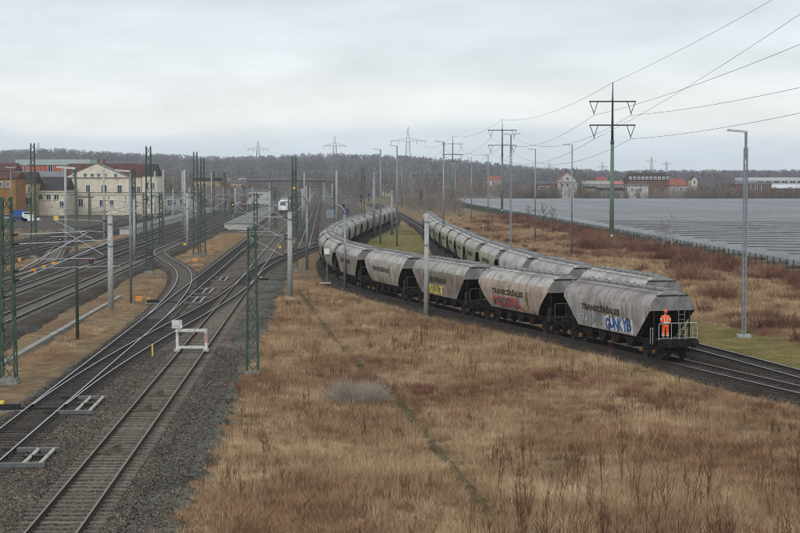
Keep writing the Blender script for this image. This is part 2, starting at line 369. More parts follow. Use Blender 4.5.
# ------------------------------------------------------------------ railway tracks
RAIL = [(-.07, -.172), (.07, -.172), (.07, -.158), (.014, -.135), (.014, -.045), (.036, -.036), (.036, -.004), (.03, 0), (-.03, 0), (-.036, -.004), (-.036, -.036), (-.014, -.045), (-.014, -.135), (-.07, -.158)]
RMI = [0]*6 + [1, 1, 1] + [0]*5
slm = MB().extr_x([(-.13, -.2), (.13, -.2), (.10, 0), (-.10, 0)], -1.3, 1.3).mesh('sleeper', M_slc)
slmw = MB().box((0, 0, -.1), (2.6, .25, .2)).mesh('sleeper', M_slw)
def track(label, path, k, y0, y1, mats=(M_rail, M_top), wood=False, own=(0, 0), far=260, bed=None, name='railway_track'):
    z = k*.0023
    root = thing(name, label, 'track', (0, 0, 0))
    for sgn in (-1, 1):
        mb = MB(); sweep(mb, path, [(o + sgn*.7535, zz) for o, zz in RAIL], RMI, z0=z, y0=y0, y1=y1); mb.build('rail', list(mats), root)
    n = 0; mb = MB(); s = path.s_at_y(y0) + .2; s1 = path.s_at_y(min(y1, far))
    while s < s1:
        x, y, tx, ty = path.at(s); a = math.atan2(-tx, ty)+rng.gauss(0, .006)
        if own[0] <= y <= own[1]: link('sleeper', slmw if wood else slm, root, (x, y, -.172+z+rng.gauss(0, .008)), a); n += 1
        else:
            M = Matrix.Translation((x, y, -.172+z)) @ Matrix.Rotation(a, 4, 'Z')
            mb.add([M @ Vector(c) for c in ((-1.3, -.125, 0), (1.3, -.125, 0), (1.3, .125, 0), (-1.3, .125, 0), (-1.3, -.13, -.1), (1.3, -.13, -.1), (1.3, .13, -.1), (-1.3, .13, -.1))], [(0,1,2,3), (4,5,1,0), (6,7,3,2), (5,6,2,1), (7,4,0,3)])
        s += .63
    if mb.v: tag(mb.build('sleeper', M_slw if wood else M_slc, root, fix=False), kind='stuff')
    if bed:
        mb = MB(); sweep(mb, path, [(-2.2, -.75), (-1.55, -.206), (1.55, -.206), (2.2, -.75)], closed=False, z0=-z*.8, y0=y0, y1=y1)
        tag(mb.build('ballast_bed', bed, None, fix=True), kind='structure')
    return root
track('rusty siding track with concrete sleepers running under the white buffer stop', LT0a, 0, 36, 152, (M_rusty, M_rtop), own=(38, 108))
track('straight track to the station continuing beyond the rusty siding', LT0b, 0, 152, 780)
track('shiny straight main track with point frames left of the rusty siding', LT1, 1, 36, 780, wood=True, own=(52, 108))
track('curved connecting track crossing from the left main track over to the hopper train', LD, 2, 70, 420, wood=True, own=(84, 112), bed=None)
track('s-shaped crossover track linking the straight main track to the outer yard tracks', LSx, 3, 116, 262, bed=M_bal2)
track('yard track right beside the grass strip with concrete cable trough', LT2, 0, 100, 780, far=200)
track('second yard track left of the cable trough', LT3, 1, 110, 780, far=200)
track('third yard track left of the cable trough', LT4, 0, 130, 780, far=200)
track('diagonal crossover between the yard tracks below the station building', LX, 2, 170, 262, far=230, bed=M_bal2)
track('track just beyond the grassy island below the station building', LT5, 0, 150, 600, far=210)
track('middle track between the grassy island and the station yard', LT6, 1, 160, 520, far=210)
track('leftmost track nearest the station yard', LT7, 0, 170, 380, far=210)
track('curved track carrying the near train of hopper wagons', LA, 1, 56, 665, own=(66, 106), bed=M_bal3, wood=True)
track('track carrying the far train of hopper wagons beside the lawn', LB, 2, 61, 665, own=(70, 106), bed=M_bal3, wood=True)
track('distant track leaving the curved connecting track towards the station', LE, 4, 232, 700, far=260, bed=M_bal2)
mb = MB(); sweep(mb, LD, [(-2.5, -.75), (-1.7, -.209), (1.7, -.209), (2.5, -.75)], closed=False, y0=178, y1=420); tag(mb.build('ballast_bed', M_bal2), kind='structure')

# ------------------------------------------------------------------ hopper wagons
def wagon_mat(name, a, b, rust=.55, rand=.0, stretch=(1.5, 1, .4), rustc=(.15, .085, .055)):
    """weathered wagon paint: blotches, vertical rust and dirt runs"""
    m = mat(name, a, .6, .1, 0, 1.1, col2=b, stretch=stretch, lo=.3, hi=.7, rand=rand); nt = m.node_tree; N = nt.nodes.new; L = nt.links.new; bs = nt.nodes['Principled BSDF']; src = bs.inputs['Base Color'].links[0].from_socket
    tc = N('ShaderNodeTexCoord'); oi = N('ShaderNodeObjectInfo'); ad = N('ShaderNodeVectorMath'); ad.operation = 'ADD'; L(tc.outputs['Object'], ad.inputs[0]); sc = N('ShaderNodeVectorMath'); sc.operation = 'SCALE'; sc.inputs[0].default_value = (37, 11, 5); L(oi.outputs['Random'], sc.inputs['Scale']); L(sc.outputs[0], ad.inputs[1])
    def streak(st, sca, lo, hi):
        mp = N('ShaderNodeMapping'); mp.inputs['Scale'].default_value = st; L(ad.outputs[0], mp.inputs[0]); n = N('ShaderNodeTexNoise'); n.inputs['Scale'].default_value = sca; n.inputs['Detail'].default_value = 6; n.inputs['Roughness'].default_value = .62; L(mp.outputs[0], n.inputs['Vector'])
        r = N('ShaderNodeMapRange'); r.inputs[1].default_value = lo; r.inputs[2].default_value = hi; L(n.outputs[0], r.inputs[0]); return r.outputs[0]
    x = N('ShaderNodeMix'); x.data_type = 'RGBA'; mu = N('ShaderNodeMath'); mu.operation = 'MULTIPLY'; mu.inputs[1].default_value = rust; L(streak((3.2, .6, .28), 1.5, .50, .72), mu.inputs[0]); L(mu.outputs[0], x.inputs[0]); L(src, x.inputs[6]); x.inputs[7].default_value = (*rustc, 1)
    y = N('ShaderNodeMix'); y.data_type = 'RGBA'; mv = N('ShaderNodeMath'); mv.operation = 'MULTIPLY'; mv.inputs[1].default_value = .75; L(streak((.6, .6, .9), .9, .47, .70), mv.inputs[0]); L(mv.outputs[0], y.inputs[0]); L(x.outputs[2], y.inputs[6]); y.inputs[7].default_value = (.10, .085, .07, 1)
    L(y.outputs[2], bs.inputs['Base Color']); return m
M_w1 = wagon_mat('wagon_mauve', (.26, .245, .23), (.43, .42, .40), 1.0, stretch=(2.2, 1, .28))
M_w1r = wagon_mat('wagon_mauve_roof', (.21, .165, .158), (.37, .335, .325), .5, stretch=(3, .6, .2), rustc=(.42, .41, .40))
M_w2 = wagon_mat('wagon_beige', (.29, .215, .155), (.45, .385, .31), .9, rustc=(.24, .13, .085))
M_w3 = wagon_mat('wagon_warm_grey', (.19, .15, .115), (.36, .315, .26), .9, .18)
M_wg = wagon_mat('wagon_grey', (.22, .195, .16), (.41, .38, .335), .9, .22)
M_wgr = wagon_mat('wagon_grey_roof', (.31, .295, .27), (.53, .515, .485), .65, .10, (2, .7, .4), (.22, .17, .14))
M_wy = wagon_mat('wagon_olive_grey', (.22, .21, .13), (.39, .38, .275), .7, .12)
M_wend = mat('wagon_end_grey', (.15, .145, .135), .6, .1, .3, 1.5, col2=(.26, .255, .245))
M_hatch = mat('roof_hatch_grey', (.20, .20, .195), .65, .2, .35, 3)
M_letter = mat('letter_brown', (.045, .034, .018), .7, 0, .5, 8)
M_wheelm = mat('wheel_steel', (.05, .045, .042), .6, .4, .3, 6)
M_gblue = mat('graffiti_blue', (.05, .13, .36), .6, 0, .45, 2.5); M_gblue2 = mat('graffiti_dark_blue', (.015, .03, .11), .6, 0, .3, 4); M_gwhite = mat('graffiti_white', (.55, .56, .57), .6, 0, .15, 4)
M_gred = mat('graffiti_red', (.55, .035, .04), .6, 0, .3, 5); M_gyel = mat('graffiti_yellow', (.62, .47, .07), .6, 0, .25, 4)
M_ggrey = mat('graffiti_silver', (.18, .19, .21), .6, 0, .5, 5); M_gmud = mat('graffiti_murk', (.13, .12, .11), .8, 0, .6, 3); M_wheat = mat('emblem_ochre', (.16, .11, .035), .7, 0, .3, 6)

HL = 7.7; WS = .95                                        # half length over buffers
PROF = {'F': [(1.22, 1.36, 4.25), (2.6, 1.47, 5.92), (2.95, 1.50, 6.35), (3.22, 1.47, 6.34), (3.46, 1.37, 6.33), (3.68, 1.20, 6.31), (3.86, .97, 6.29), (4.0, .68, 6.25), (4.10, .38, 6.18)],
        'R': [(1.22, 1.22, 4.25), (1.55, 1.37, 4.62), (2.0, 1.47, 5.15), (2.5, 1.51, 5.75), (2.95, 1.49, 6.30), (3.3, 1.38, 6.33), (3.62, 1.16, 6.30), (3.88, .85, 6.26), (4.04, .52, 6.2), (4.10, .36, 6.18)]}
def width_at(kind, z):
    p = PROF[kind]; return float(np.interp(z, [q[0] for q in p], [q[1] for q in p]))
def body_mesh(kind):
    p = PROF[kind]; mb = MB(); nx = 13
    for z, w, l in p:
        ring = [(-l + 2*l*i/(nx-1), -w, z) for i in range(nx)] + [(l - 2*l*i/(nx-1), w, z) for i in range(nx)]
        mb.v += ring
    n = 2*nx
    for k in range(len(p)-1):
        for i in range(n):
            mb.f.append((k*n+i, k*n+(i+1) % n, (k+1)*n+(i+1) % n, (k+1)*n+i))
            end = i == nx-1 or i == n-1
            zmid = (p[k][0]+p[k+1][0])/2
            mb.m.append((3 if zmid < 2.95 else 2) if end else (1 if zmid > 3.3 else 0))
    mb.f.append(tuple(range(n-1, -1, -1))); mb.m.append(3)
    mb.f.append(tuple((len(p)-1)*n+i for i in range(n))); mb.m.append(1)
    return mb
def ribs_mesh(kind):
    """raised vertical seams of the side sheets and the gutter rail at the eaves"""
    mb = MB(); p = PROF[kind]
    zs = [q[0] for q in p if q[0] <= 3.9]
    for sgn in (-1, 1):
        for x in (-3.9, -2.6, -1.3, 0, 1.3, 2.6, 3.9):
            for a, b in zip(zs[:-1], zs[1:]):
                ya, yb = sgn*(width_at(kind, a)+.012), sgn*(width_at(kind, b)+.012)
                mb.add([(x-.018, ya, a), (x+.018, ya, a), (x+.018, yb, b), (x-.018, yb, b)], [(0, 1, 2, 3)])
    return mb
def text_mesh(txt, size, mats, depth=.0, bold=0.0, shear=0.0):
    cu = bpy.data.curves.new('t', 'FONT'); cu.body = txt; cu.size = size; cu.align_x = 'LEFT'; cu.offset = bold; cu.shear = shear; cu.resolution_u = 2; cu.space_character = 1.02
    o = bpy.data.objects.new('t', cu); COL.objects.link(o)
    dg = bpy.context.evaluated_depsgraph_get(); me = bpy.data.meshes.new_from_object(o.evaluated_get(dg))
    bpy.data.objects.remove(o); bpy.data.curves.remove(cu)
    me.materials.clear()
    for m in mats: me.materials.append(m)
    return me
def decal(me, kind, x0, z0, length, height, off, slope=0):
    """bend a flat text or shape (in XY) on to the side of a wagon, facing -y"""
    co = np.empty(len(me.vertices)*3); me.vertices.foreach_get('co', co); co = co.reshape(-1, 3)
    mn, mx = co[:, :2].min(0), co[:, :2].max(0); u = (co[:, :2]-mn)/(mx-mn)
    x = x0 + u[:, 0]*length; z = z0 + u[:, 1]*height + slope*u[:, 0]
    y = -np.array([width_at(kind, q) for q in z]) - off
    me.vertices.foreach_set('co', np.stack([x, y, z], 1).ravel()); me.update(); return me
def patch_mesh(kind, x0, x1, z0, z1, off, m, seed, n=14, rag=.12):
    """ragged painted area on the wagon side"""
    r = random.Random(seed); mb = MB(); k = 6
    for i in range(n+1):
        x = x0 + (x1-x0)*i/n; a = z0 + r.uniform(0, rag); b = z1 - r.uniform(0, rag)
        for j in range(k+1):
            z = a + (b-a)*j/k; mb.v.append((x + r.uniform(-.03, .03), -width_at(kind, z)-off, z))
    for i in range(n):
        for j in range(k): mb.f.append((i*(k+1)+j, (i+1)*(k+1)+j, (i+1)*(k+1)+j+1, i*(k+1)+j+1)); mb.m.append(0)
    return mb.mesh('graffiti', m)

def common_meshes():
    D = {}
    D['walkway'] = MB()
    for sgn in (-1, 1): D['walkway'].box((0, sgn*.44, 4.16), (12.2, .07, .05)); D['walkway'].box((0, sgn*.92, 4.0), (12.3, .05, .05))
    D['walkway'] = D['walkway'].mesh('roof_rail', M_hatch)
    D['hatch'] = MB().box((0, 0, 4.15), (2.75, .62, .09)).mesh('hatch', M_hatch)
    clamp = MB()
    for i in range(12): clamp.box((-5.8 + i*1.055, .40, 4.21), (.10, .12, .10)); clamp.box((-5.8 + i*1.055, -.40, 4.21), (.10, .12, .10))
    D['clamp'] = clamp.mesh('hatch_clamps', M_hatch)
    u = MB()
    for sgn in (-1, 1): u.box((0, sgn*1.02, 1.02), (14.0, .14, .28)); u.tube((-6.9, sgn*1.28, 1.2), (6.9, sgn*1.28, 1.2), .045)
    for x in (-7.12, 7.12): u.box((x, 0, 1.03), (.22, 2.5, .42))
    for x in (-5.6, -4.3, 4.3, 5.6): u.box((x, 0, 1.0), (.2, 2.0, .22))
    u.box((0, 0, .98), (9, .3, .3)); D['under'] = u.mesh('underframe', M_dark)
    D['chute'] = MB().add([(-.72, -1.15, 1.25), (.72, -1.15, 1.25), (.72, 1.15, 1.25), (-.72, 1.15, 1.25), (-.3, -1.2, .5), (.3, -1.2, .5), (.3, 1.2, .5), (-.3, 1.2, .5)], [(0,1,5,4), (1,2,6,5), (2,3,7,6), (3,0,4,7), (4,5,6,7), (0,3,2,1)]).mesh('discharge_chute', M_dark)
    b = MB()
    for sgn in (-1, 1):
        b.extr_y([(-1.25, .62), (-1.2, .38), (-.6, .38), (-.45, .22), (.45, .22), (.6, .38), (1.2, .38), (1.25, .62), (.5, .74), (-.5, .74)], sgn*1.0-.06, sgn*1.0+.06)
        for x in (-.9, .9): b.box((x, sgn*1.10, .48), (.26, .16, .24), mi=1)
    b.box((0, 0, .6), (.5, 2.1, .3)); D['bogie'] = b.mesh('bogie', [M_dark, mat('axle_box_rust', (.22, .115, .05), .8, 0, .5, 5)])
    w = MB()
    for sgn in (-1, 1): w.wheel((0, sgn*.755, 0), .46, .13, n=18); w.wheel((0, sgn*.70, 0), .49, .03, n=18)
    w.tube((0, -.9, 0), (0, .9, 0), .08); D['wheelset'] = w.mesh('wheelset', M_wheelm)
    bf = MB(); bf.tube((0, 0, 0), (.36, 0, 0), .10, n=8); bf.tube((.36, 0, 0), (.42, 0, 0), .225, n=12); D['buffer'] = bf.mesh('buffer', M_dark)
    pl = MB().box((6.75, 0, 1.24), (1.0, 2.5, .05)); D['platform'] = pl.mesh('platform', M_dark)
    st = MB()
    for sgn in (-1, 1):
        st.tube((6.3, sgn*1.15, 1.2), (6.25, sgn*1.2, 3.0), .055); st.tube((4.45, sgn*1.2, 1.25), (6.2, sgn*1.15, 2.95), .05); st.tube((5.3, sgn*1.1, 1.2), (6.25, sgn*1.15, 2.1), .045)
    D['strut'] = st.mesh('end_strut', M_dark)
    la = MB()
    for sgn in (-1, 1): la.tube((6.50, .55+sgn*.2, 1.25), (6.45, .55+sgn*.2, 4.08), .022)
    for i in range(9): la.tube((6.49, .35, 1.5+i*.3), (6.49, .75, 1.5+i*.3), .018)
    D['ladder'] = la.mesh('ladder', M_hatch)
    h = MB()
    pts = [(7.1, -1.28, 1.27), (7.1, -1.28, 2.18), (7.1, -1.22, 2.26), (7.1, 1.22, 2.26), (7.1, 1.28, 2.18), (7.1, 1.28, 1.27)]
    for a, c in zip(pts[:-1], pts[1:]): h.tube(a, c, .026)
    for y in (-.45, .1, .5): h.tube((7.1, y, 1.27), (7.1, y, 2.26), .02)
    h.tube((7.1, -1.28, 1.36), (7.1, 1.28, 1.36), .02)
    D['rail'] = h.mesh('handrail', M_tube); D['rail_d'] = h.mesh('handrail', mat('grimy_rail', (.09, .085, .08), .7))
    s = MB()
    for a, c in zip([(6.1, 1.33, .95), (6.1, 1.33, 1.9), (6.4, 1.33, 1.9)], [(6.1, 1.33, 1.9), (6.4, 1.33, 1.9), (6.4, 1.33, .95)]): s.tube(a, c, .022); s.tube((a[0], -a[1], a[2]), (c[0], -c[1], c[2]), .022)
    D['grab'] = s.mesh('grab_rail', M_tube); D['grab_d'] = s.mesh('grab_rail', MATS['grimy_rail'])
    fg = MB()
    for sgn in (-1, 1):
        for z in (.45, .75): fg.box((6.75, sgn*1.25, z), (.4, .25, .03))
        fg.tube((6.55, sgn*1.25, .45), (6.55, sgn*1.25, 1.2), .02); fg.tube((6.95, sgn*1.25, .45), (6.95, sgn*1.25, 1.2), .02)
    D['step'] = fg.mesh('foot_step', M_dark)
    D['lip'] = MB().box((6.30, 0, 3.86), (.10, 2.05, .06)).mesh('hood_lip', M_black)
    v = MB(); v.tube((-.5, 0, 0), (.5, 0, 0), .2, n=10); D['tank'] = v.mesh('air_tank', M_dark)
    return D
WD = common_meshes()
BODY = {}
M_seam = mat('seam_rust', (.19, .15, .12), .8, 0, .4, 3)
def soft(me): me.set_sharp_from_angle(angle=R(32)); return me
def tag_seams(mb): return mb.mesh('side_seams', M_seam)
def body_for(kind, side, roof):
    key = (kind, side.name, roof.name)
    if key not in BODY: BODY[key] = (soft(body_mesh(kind).mesh('body', [side, roof, M_wend, M_dark], smooth=True)), tag_seams(ribs_mesh(kind)))
    return BODY[key]
LETT = {}
def lettering(kind):
    if kind not in LETT: LETT[kind] = decal(text_mesh('TRANSCÉRÉALES', 1, [M_letter], bold=.05), kind, -3.55, 2.30, 5.7, .50, .02)
    return LETT[kind]
def hopper_wagon(label, kind, side, roof, path, sc, group, full=True):
    x, y, tx, ty = path.at(sc)
    # +x of the wagon points to the near end of the train
    root = thing('hopper_wagon', label, 'hopper wagon', (x, y, 0.002), math.atan2(-ty, -tx), group)
    root.scale = (WS, WS, WS)
    bm, rb = body_for(kind, side, roof); bo = link('body', bm, root); 
    link('side_seams', rb, bo); link('roof_rail', WD['walkway'], bo); 
    for i in range(4): link('hatch', WD['hatch'], bo, (-4.35+i*2.9, 0, 0))
    link('hatch_clamps', WD['clamp'], bo)
    link('underframe', WD['under'], root)
    for i in range(4): link('discharge_chute', WD['chute'], root, (-3.0+i*2.0, 0, 0))
    for sgn in (-1, 1):
        b = link('bogie', WD['bogie'], root, (sgn*5.35, 0, 0))
        for q in (-.9, .9): link('wheelset', WD['wheelset'], b, (q, 0, .46))
        for q in (-.87, .87): link('buffer', WD['buffer'], root, (sgn*7.24, q, 1.06), 0 if sgn > 0 else math.pi)
        so = link('end_strut', WD['strut'], root, None, 0 if sgn > 0 else math.pi)
        st = link('foot_step', WD['step'], root, None, 0 if sgn > 0 else math.pi)
        link('hood_lip', WD['lip'], bo, None, 0 if sgn > 0 else math.pi)
        la = link('ladder', WD['ladder'], root, None, 0 if sgn > 0 else math.pi)
    link('platform', WD['platform'], root); link('handrail', WD['rail'] if full else WD['rail_d'], root); link('grab_rail', WD['grab'] if full else WD['grab_d'], root)
    link('air_tank', WD['tank'], root, (-1.2, -.75, .72))
    link('lettering', lettering(kind), root)
    return root

def make_trains():
    seqA = [('F', M_w1, M_w1r), ('R', M_w2, M_wgr), ('F', M_w3, M_wgr), ('R', M_wg, M_wgr), ('F', M_w3, M_wgr)] + [('R', M_wg, M_wgr), ('R', M_wg, M_wgr), ('F', M_wg, M_wgr), ('R', M_w3, M_wgr)]*4
    look = {0: 'mauve grey hopper wagon with blue graffiti and end platform, nearest of the left train',
            1: 'rounded beige hopper wagon with red graffiti, second of the left train',
            2: 'slant-sided grey hopper wagon with yellow graffiti, third of the left train'}
    s = LA.s_at_y(87.0) + HL*WS; out = []
    for i in range(19):
        k, a, b = seqA[i]
        lab = look.get(i, 'dirty grey hopper wagon, %s from the near end of the left curving train' % ORD[i])
        out.append(hopper_wagon(lab, k, a, b, LA, s, 'wagons of the left curving hopper train', full=(i == 0))); s += 2*HL*WS + .05
    # graffiti on the three nearest wagons (each on its own wagon)
    w = out[0]
    g = link('graffiti_background', patch_mesh('F', -.15, 3.95, 1.27, 2.22, .010, M_gwhite, 2, n=18), w)
    rg = random.Random(4)
    for i, ch in enumerate('GUNKYB'):
        L_, H_ = .60+rg.uniform(-.05, .08), .74+rg.uniform(-.08, .06); x_ = .02+i*.61; z_ = 1.36+rg.uniform(-.03, .08); sl = rg.uniform(-.10, .10)
        link('graffiti', decal(text_mesh(ch, 1, [M_black if i % 2 else M_gblue2], bold=.05), 'F', x_-.05, z_-.05, L_+.10, H_+.10, .018, sl), w)
        link('graffiti', decal(text_mesh(ch, 1, [M_gblue], bold=.0), 'F', x_, z_, L_, H_, .027, sl), w)
    link('graffiti', patch_mesh('F', -3.9, -2.55, 1.45, 2.1, .010, M_ggrey, 5, rag=.3), w)
    link('graffiti', decal(text_mesh('ETA', 1, [M_gwhite]), 'F', -3.85, 1.55, 1.2, .45, .02), w)
    link('graffiti', decal(text_mesh('EAPS', 1, [M_ggrey], bold=.03), 'F', -2.25, 1.45, 1.75, .6, .02), w)
    w = out[1]
    link('graffiti_background', patch_mesh('R', -3.6, 1.3, 1.3, 2.15, .010, M_gmud, 8, n=18, rag=.3), w)
    link('graffiti', decal(text_mesh('MOLUSK', 1, [M_gred], bold=.0), 'R', -3.6, 1.45, 4.3, .75, .022), w)
    mb = MB()
    for i in range(10):
        q = i/9; z = 2.2 - .9*q; x = .2 + 1.9*q; ww = .38 + .15*math.sin(i*2.1)
        mb.v += [(x-ww/2, -width_at('R', z)-.024, z), (x+ww/2, -width_at('R', z)-.024, z)]
    for i in range(9): mb.f.append((2*i, 2*i+1, 2*i+3, 2*i+2)); mb.m.append(0)
    link('graffiti', mb.mesh('graffiti', M_gred), w)
    mb = MB()                                   # sheaf emblem
    for i in range(12):
        q = i/11; z = 2.75 - 1.25*q; x = 2.75 + .25*q*q; ww = (.42 - .1*math.cos(q*9)) if q < .5 else .55*(1-q)+.10
        mb.v += [(x-ww/2, -width_at('R', z)-.018, z), (x+ww/2, -width_at('R', z)-.018, z)]
    for i in range(11): mb.f.append((2*i, 2*i+1, 2*i+3, 2*i+2)); mb.m.append(0)
    link('emblem', mb.mesh('emblem', M_wheat), w)
    w = out[2]
    link('graffiti_background', patch_mesh('F', -3.95, -3.2, 1.3, 2.1, .010, M_ggrey, 11), w)
    link('graffiti', decal(text_mesh('BSLLT', 1, [M_gyel], bold=.045), 'F', -3.1, 1.33, 4.5, .78, .022), w)
    link('graffiti', decal(text_mesh('OMEN', 1, [M_ggrey], bold=.02), 'F', -2.5, 1.35, 3.4, .7, .02), out[4])
    seqB = [('F', M_wg, M_wgr), ('F', M_wgr, M_wgr), ('R', M_wgr, M_wgr), ('R', M_wy, M_wgr), ('F', M_wy, M_wgr), ('F', M_wy, M_wgr), ('R', M_wy, M_wgr), ('F', M_wy, M_wgr), ('R', M_wy, M_wgr), ('F', M_wy, M_wgr), ('F', M_wg, M_wgr), ('R', M_wy, M_wgr), ('F', M_wg, M_wgr), ('R', M_wg, M_wgr)]
    s = LB.s_at_y(99.5) + HL*WS; outB = []
    for i in range(14):
        k, a, b = seqB[i]
        outB.append(hopper_wagon('pale olive grey hopper wagon, %s from the near end of the right train' % ORD[i], k, a, b, LB, s, 'wagons of the right hopper train', full=False)); s += 2*HL*WS + .05
    return out, outB
TRAIN_A, TRAIN_B = make_trains()

# ------------------------------------------------------------------ shunter on the end platform
def person():
    M_skin = mat('skin', (.45, .26, .18), .6); M_hi = mat('orange_workwear', (.85, .12, .02), .7, 0, .12, 20); M_refl = mat('reflective_band', (.62, .62, .60), .4, 0, .1, 20)
    M_boot = mat('boot_black', (.03, .03, .03), .6); M_helm = mat('orange_helmet', (.85, .13, .03), .35, 0, .05, 5)
    w = TRAIN_A[0]; M = Matrix.Translation(w.location) @ Matrix.Rotation(w.rotation_euler[2], 4, 'Z') @ Matrix.Scale(WS, 4)
    p = M @ Vector((6.85, -.72, 1.265))
    face = math.atan2(0 - p.x, -(0 - p.y)) + .25       # figure is modelled facing -y; turn it towards the camera
    root = thing('person', 'person in orange work clothes and helmet standing at the wagon end railing', 'person', p, face); root.scale = (.93,)*3
    def skin(name, verts, edges, mt, sub=1, parent=root):
        me = bpy.data.meshes.new(name); me.from_pydata([v[:3] for v in verts], edges, []); o = link(name, me, parent); me.materials.append(mt)
        o.modifiers.new('s', 'SKIN')
        for i, v in enumerate(verts):
            r = v[3]; me.skin_vertices[0].data[i].radius = r if isinstance(r, tuple) else (r, r)
        me.skin_vertices[0].data[0].use_root = True
        ss = o.modifiers.new('u', 'SUBSURF'); ss.levels = sub; ss.render_levels = sub
        return o
    # one continuous body: pelvis, spine, neck, head, arms with hands and fingers, legs with feet
    V = [(0, 0, .93, (.15, .11)), (0, 0, 1.15, (.14, .10)), (0, 0, 1.38, (.17, .11)), (0, .0, 1.50, .06), (0, -.01, 1.58, .075), (0, -.02, 1.68, .095), (0, -.01, 1.76, .06)]
    E = [(0, 1), (1, 2), (2, 3), (3, 4), (4, 5), (5, 6)]
    hands = []
    for sg, el, wr in ((1, (.27, -.03, 1.16), (.20, -.24, 1.06)), (-1, (-.29, .0, 1.15), (-.22, -.22, 1.10))):
        i = len(V); V += [(sg*.19, 0, 1.42, .065), (*el, .048), (*wr, .034)]; E += [(2, i), (i, i+1), (i+1, i+2)]
        h = (wr[0]-sg*.015, wr[1]-.07, wr[2]-.01); V.append((*h, (.035, .018))); E.append((i+2, i+3)); hands.append((sg, h))
        for k in range(4):
            j = len(V); b = (h[0]+(k-1.5)*.019, h[1]-.03, h[2]); V += [(*b, .009), (b[0], b[1]-.035-.006*(1.5-abs(k-1.5)), b[2]-.015, .009), (b[0], b[1]-.03, b[2]-.05, .008)]
            E += [(i+3, j), (j, j+1), (j+1, j+2)]
        j = len(V); V += [(h[0]-sg*.035, h[1]+.01, h[2]-.01, .010), (h[0]-sg*.04, h[1]-.03, h[2]-.035, .009)]; E += [(i+3, j), (j, j+1)]
    for sg in (1, -1):
        i = len(V); V += [(sg*.10, 0, .86, .09), (sg*.12, -.02, .48, .06), (sg*.13, .02, .10, .04), (sg*.14, -.14, .05, .035)]; E += [(0, i), (i, i+1), (i+1, i+2), (i+2, i+3)]
    skin('body', V, E, M_skin)
    skin('jacket', [(0, 0, .88, (.20, .15)), (0, 0, 1.14, (.185, .14)), (0, 0, 1.38, (.21, .145)), (0, 0, 1.49, .09), (.20, 0, 1.42, .09), (.275, -.03, 1.16, .075), (.215, -.20, 1.075, .058), (-.20, 0, 1.42, .09), (-.295, 0, 1.15, .075), (-.235, -.18, 1.11, .058)],
         [(0, 1), (1, 2), (2, 3), (2, 4), (4, 5), (5, 6), (2, 7), (7, 8), (8, 9)], M_hi)
    skin('trousers', [(0, 0, .92, (.17, .135)), (.105, 0, .82, .115), (.125, -.02, .48, .09), (.135, .015, .14, .085), (-.105, 0, .82, .115), (-.125, -.02, .48, .09), (-.135, .015, .14, .085)], [(0, 1), (1, 2), (2, 3), (0, 4), (4, 5), (5, 6)], M_hi)
    for sg in (1, -1):
        b = MB(); b.chain([(sg*.135, .05, .06), (sg*.14, -.03, .065), (sg*.145, -.13, .05), (sg*.145, -.18, .045)], [.055, .062, .055, .03], 8); b.box((sg*.14, -.05, .008), (.11, .27, .016)); b.build('boot', M_boot, root, True)
        for z in (.24, .36): MB().tube((sg*.132, .005, z-.025), (sg*.130, .003, z+.025), .098, n=10).build('reflective_band', M_refl, root, True)
        MB().tube((sg*.095, -.135, 1.02), (sg*.12, -.11, 1.44), .022, n=6).build('reflective_band', M_refl, root)
        MB().tube((sg*.262, -.025, 1.24), (sg*.248, -.02, 1.29), .088, n=10).build('reflective_band', M_refl, root)
    MB().box((0, 0, 1.07), (.40, .29, .05)).build('reflective_band', M_refl, root)
    h = MB(); n = 12; 
    for k, (z, r) in enumerate(((1.705, .122), (1.75, .120), (1.80, .095), (1.83, .05))):
        for i in range(n): h.v.append((r*math.cos(2*math.pi*i/n), -.015 + r*1.15*math.sin(2*math.pi*i/n), z))
    for k in range(3):
        for i in range(n): h.f.append((k*n+i, k*n+(i+1) % n, (k+1)*n+(i+1) % n, (k+1)*n+i)); h.m.append(0)
    h.f.append(tuple(3*n+i for i in range(n))); h.m.append(0); h.f.append(tuple(range(n-1, -1, -1))); h.m.append(0)
    h.box((0, -.15, 1.71), (.17, .09, .015)); h.build('helmet', M_helm, root, True)
    f = MB(); f.chain([(0, -.10, 1.675), (0, -.135, 1.645), (0, -.115, 1.632)], [.008, .016, .012], 6); f.build('nose', M_skin, root)
    for sg in (-1, 1): MB().box((sg*.033, -.108, 1.672), (.022, .01, .01)).build('eye', M_black, root); MB().box((sg*.098, -.01, 1.655), (.015, .035, .055)).build('ear', M_skin, root)
    MB().box((0, -.106, 1.607), (.045, .012, .010)).build('mouth', mat('lips', (.3, .1, .09)), root)
person()

# ------------------------------------------------------------------ masts, lamps, pylons, wires
def place(px, py): g = gp(px, py, -.45); return g.x, g.y
def lattice_parts(root, h, w0, w1, m, own=False, step=None, r=.042, lev0=0.0):
    c = [(-1, -1), (1, -1), (1, 1), (-1, 1)]
    for a, b in c: MB().tube((a*w0/2, b*w0/2, lev0), (a*w1/2, b*w1/2, h), r*1.3, n=4).build('leg', m, root)
    step = step or w0*1.15; n = max(4, int((h-lev0)/step)); mb = MB()
    for i in range(n):
        za, zb = lev0+(h-lev0)*i/n, lev0+(h-lev0)*(i+1)/n; wa = w0+(w1-w0)*i/n; wb = w0+(w1-w0)*(i+1)/n
        for k in range(4):
            p, q = c[k], c[(k+1) % 4]
            if (i+k) % 2: p, q = q, p
            t = mb if not own else MB()
            t.tube((p[0]*wa/2, p[1]*wa/2, za), (q[0]*wb/2, q[1]*wb/2, zb), r*.85, n=4)
            if own: t.build('brace', m, root)
    if not own: tag(mb.build('lacing', m, root, fix=False), kind='stuff')
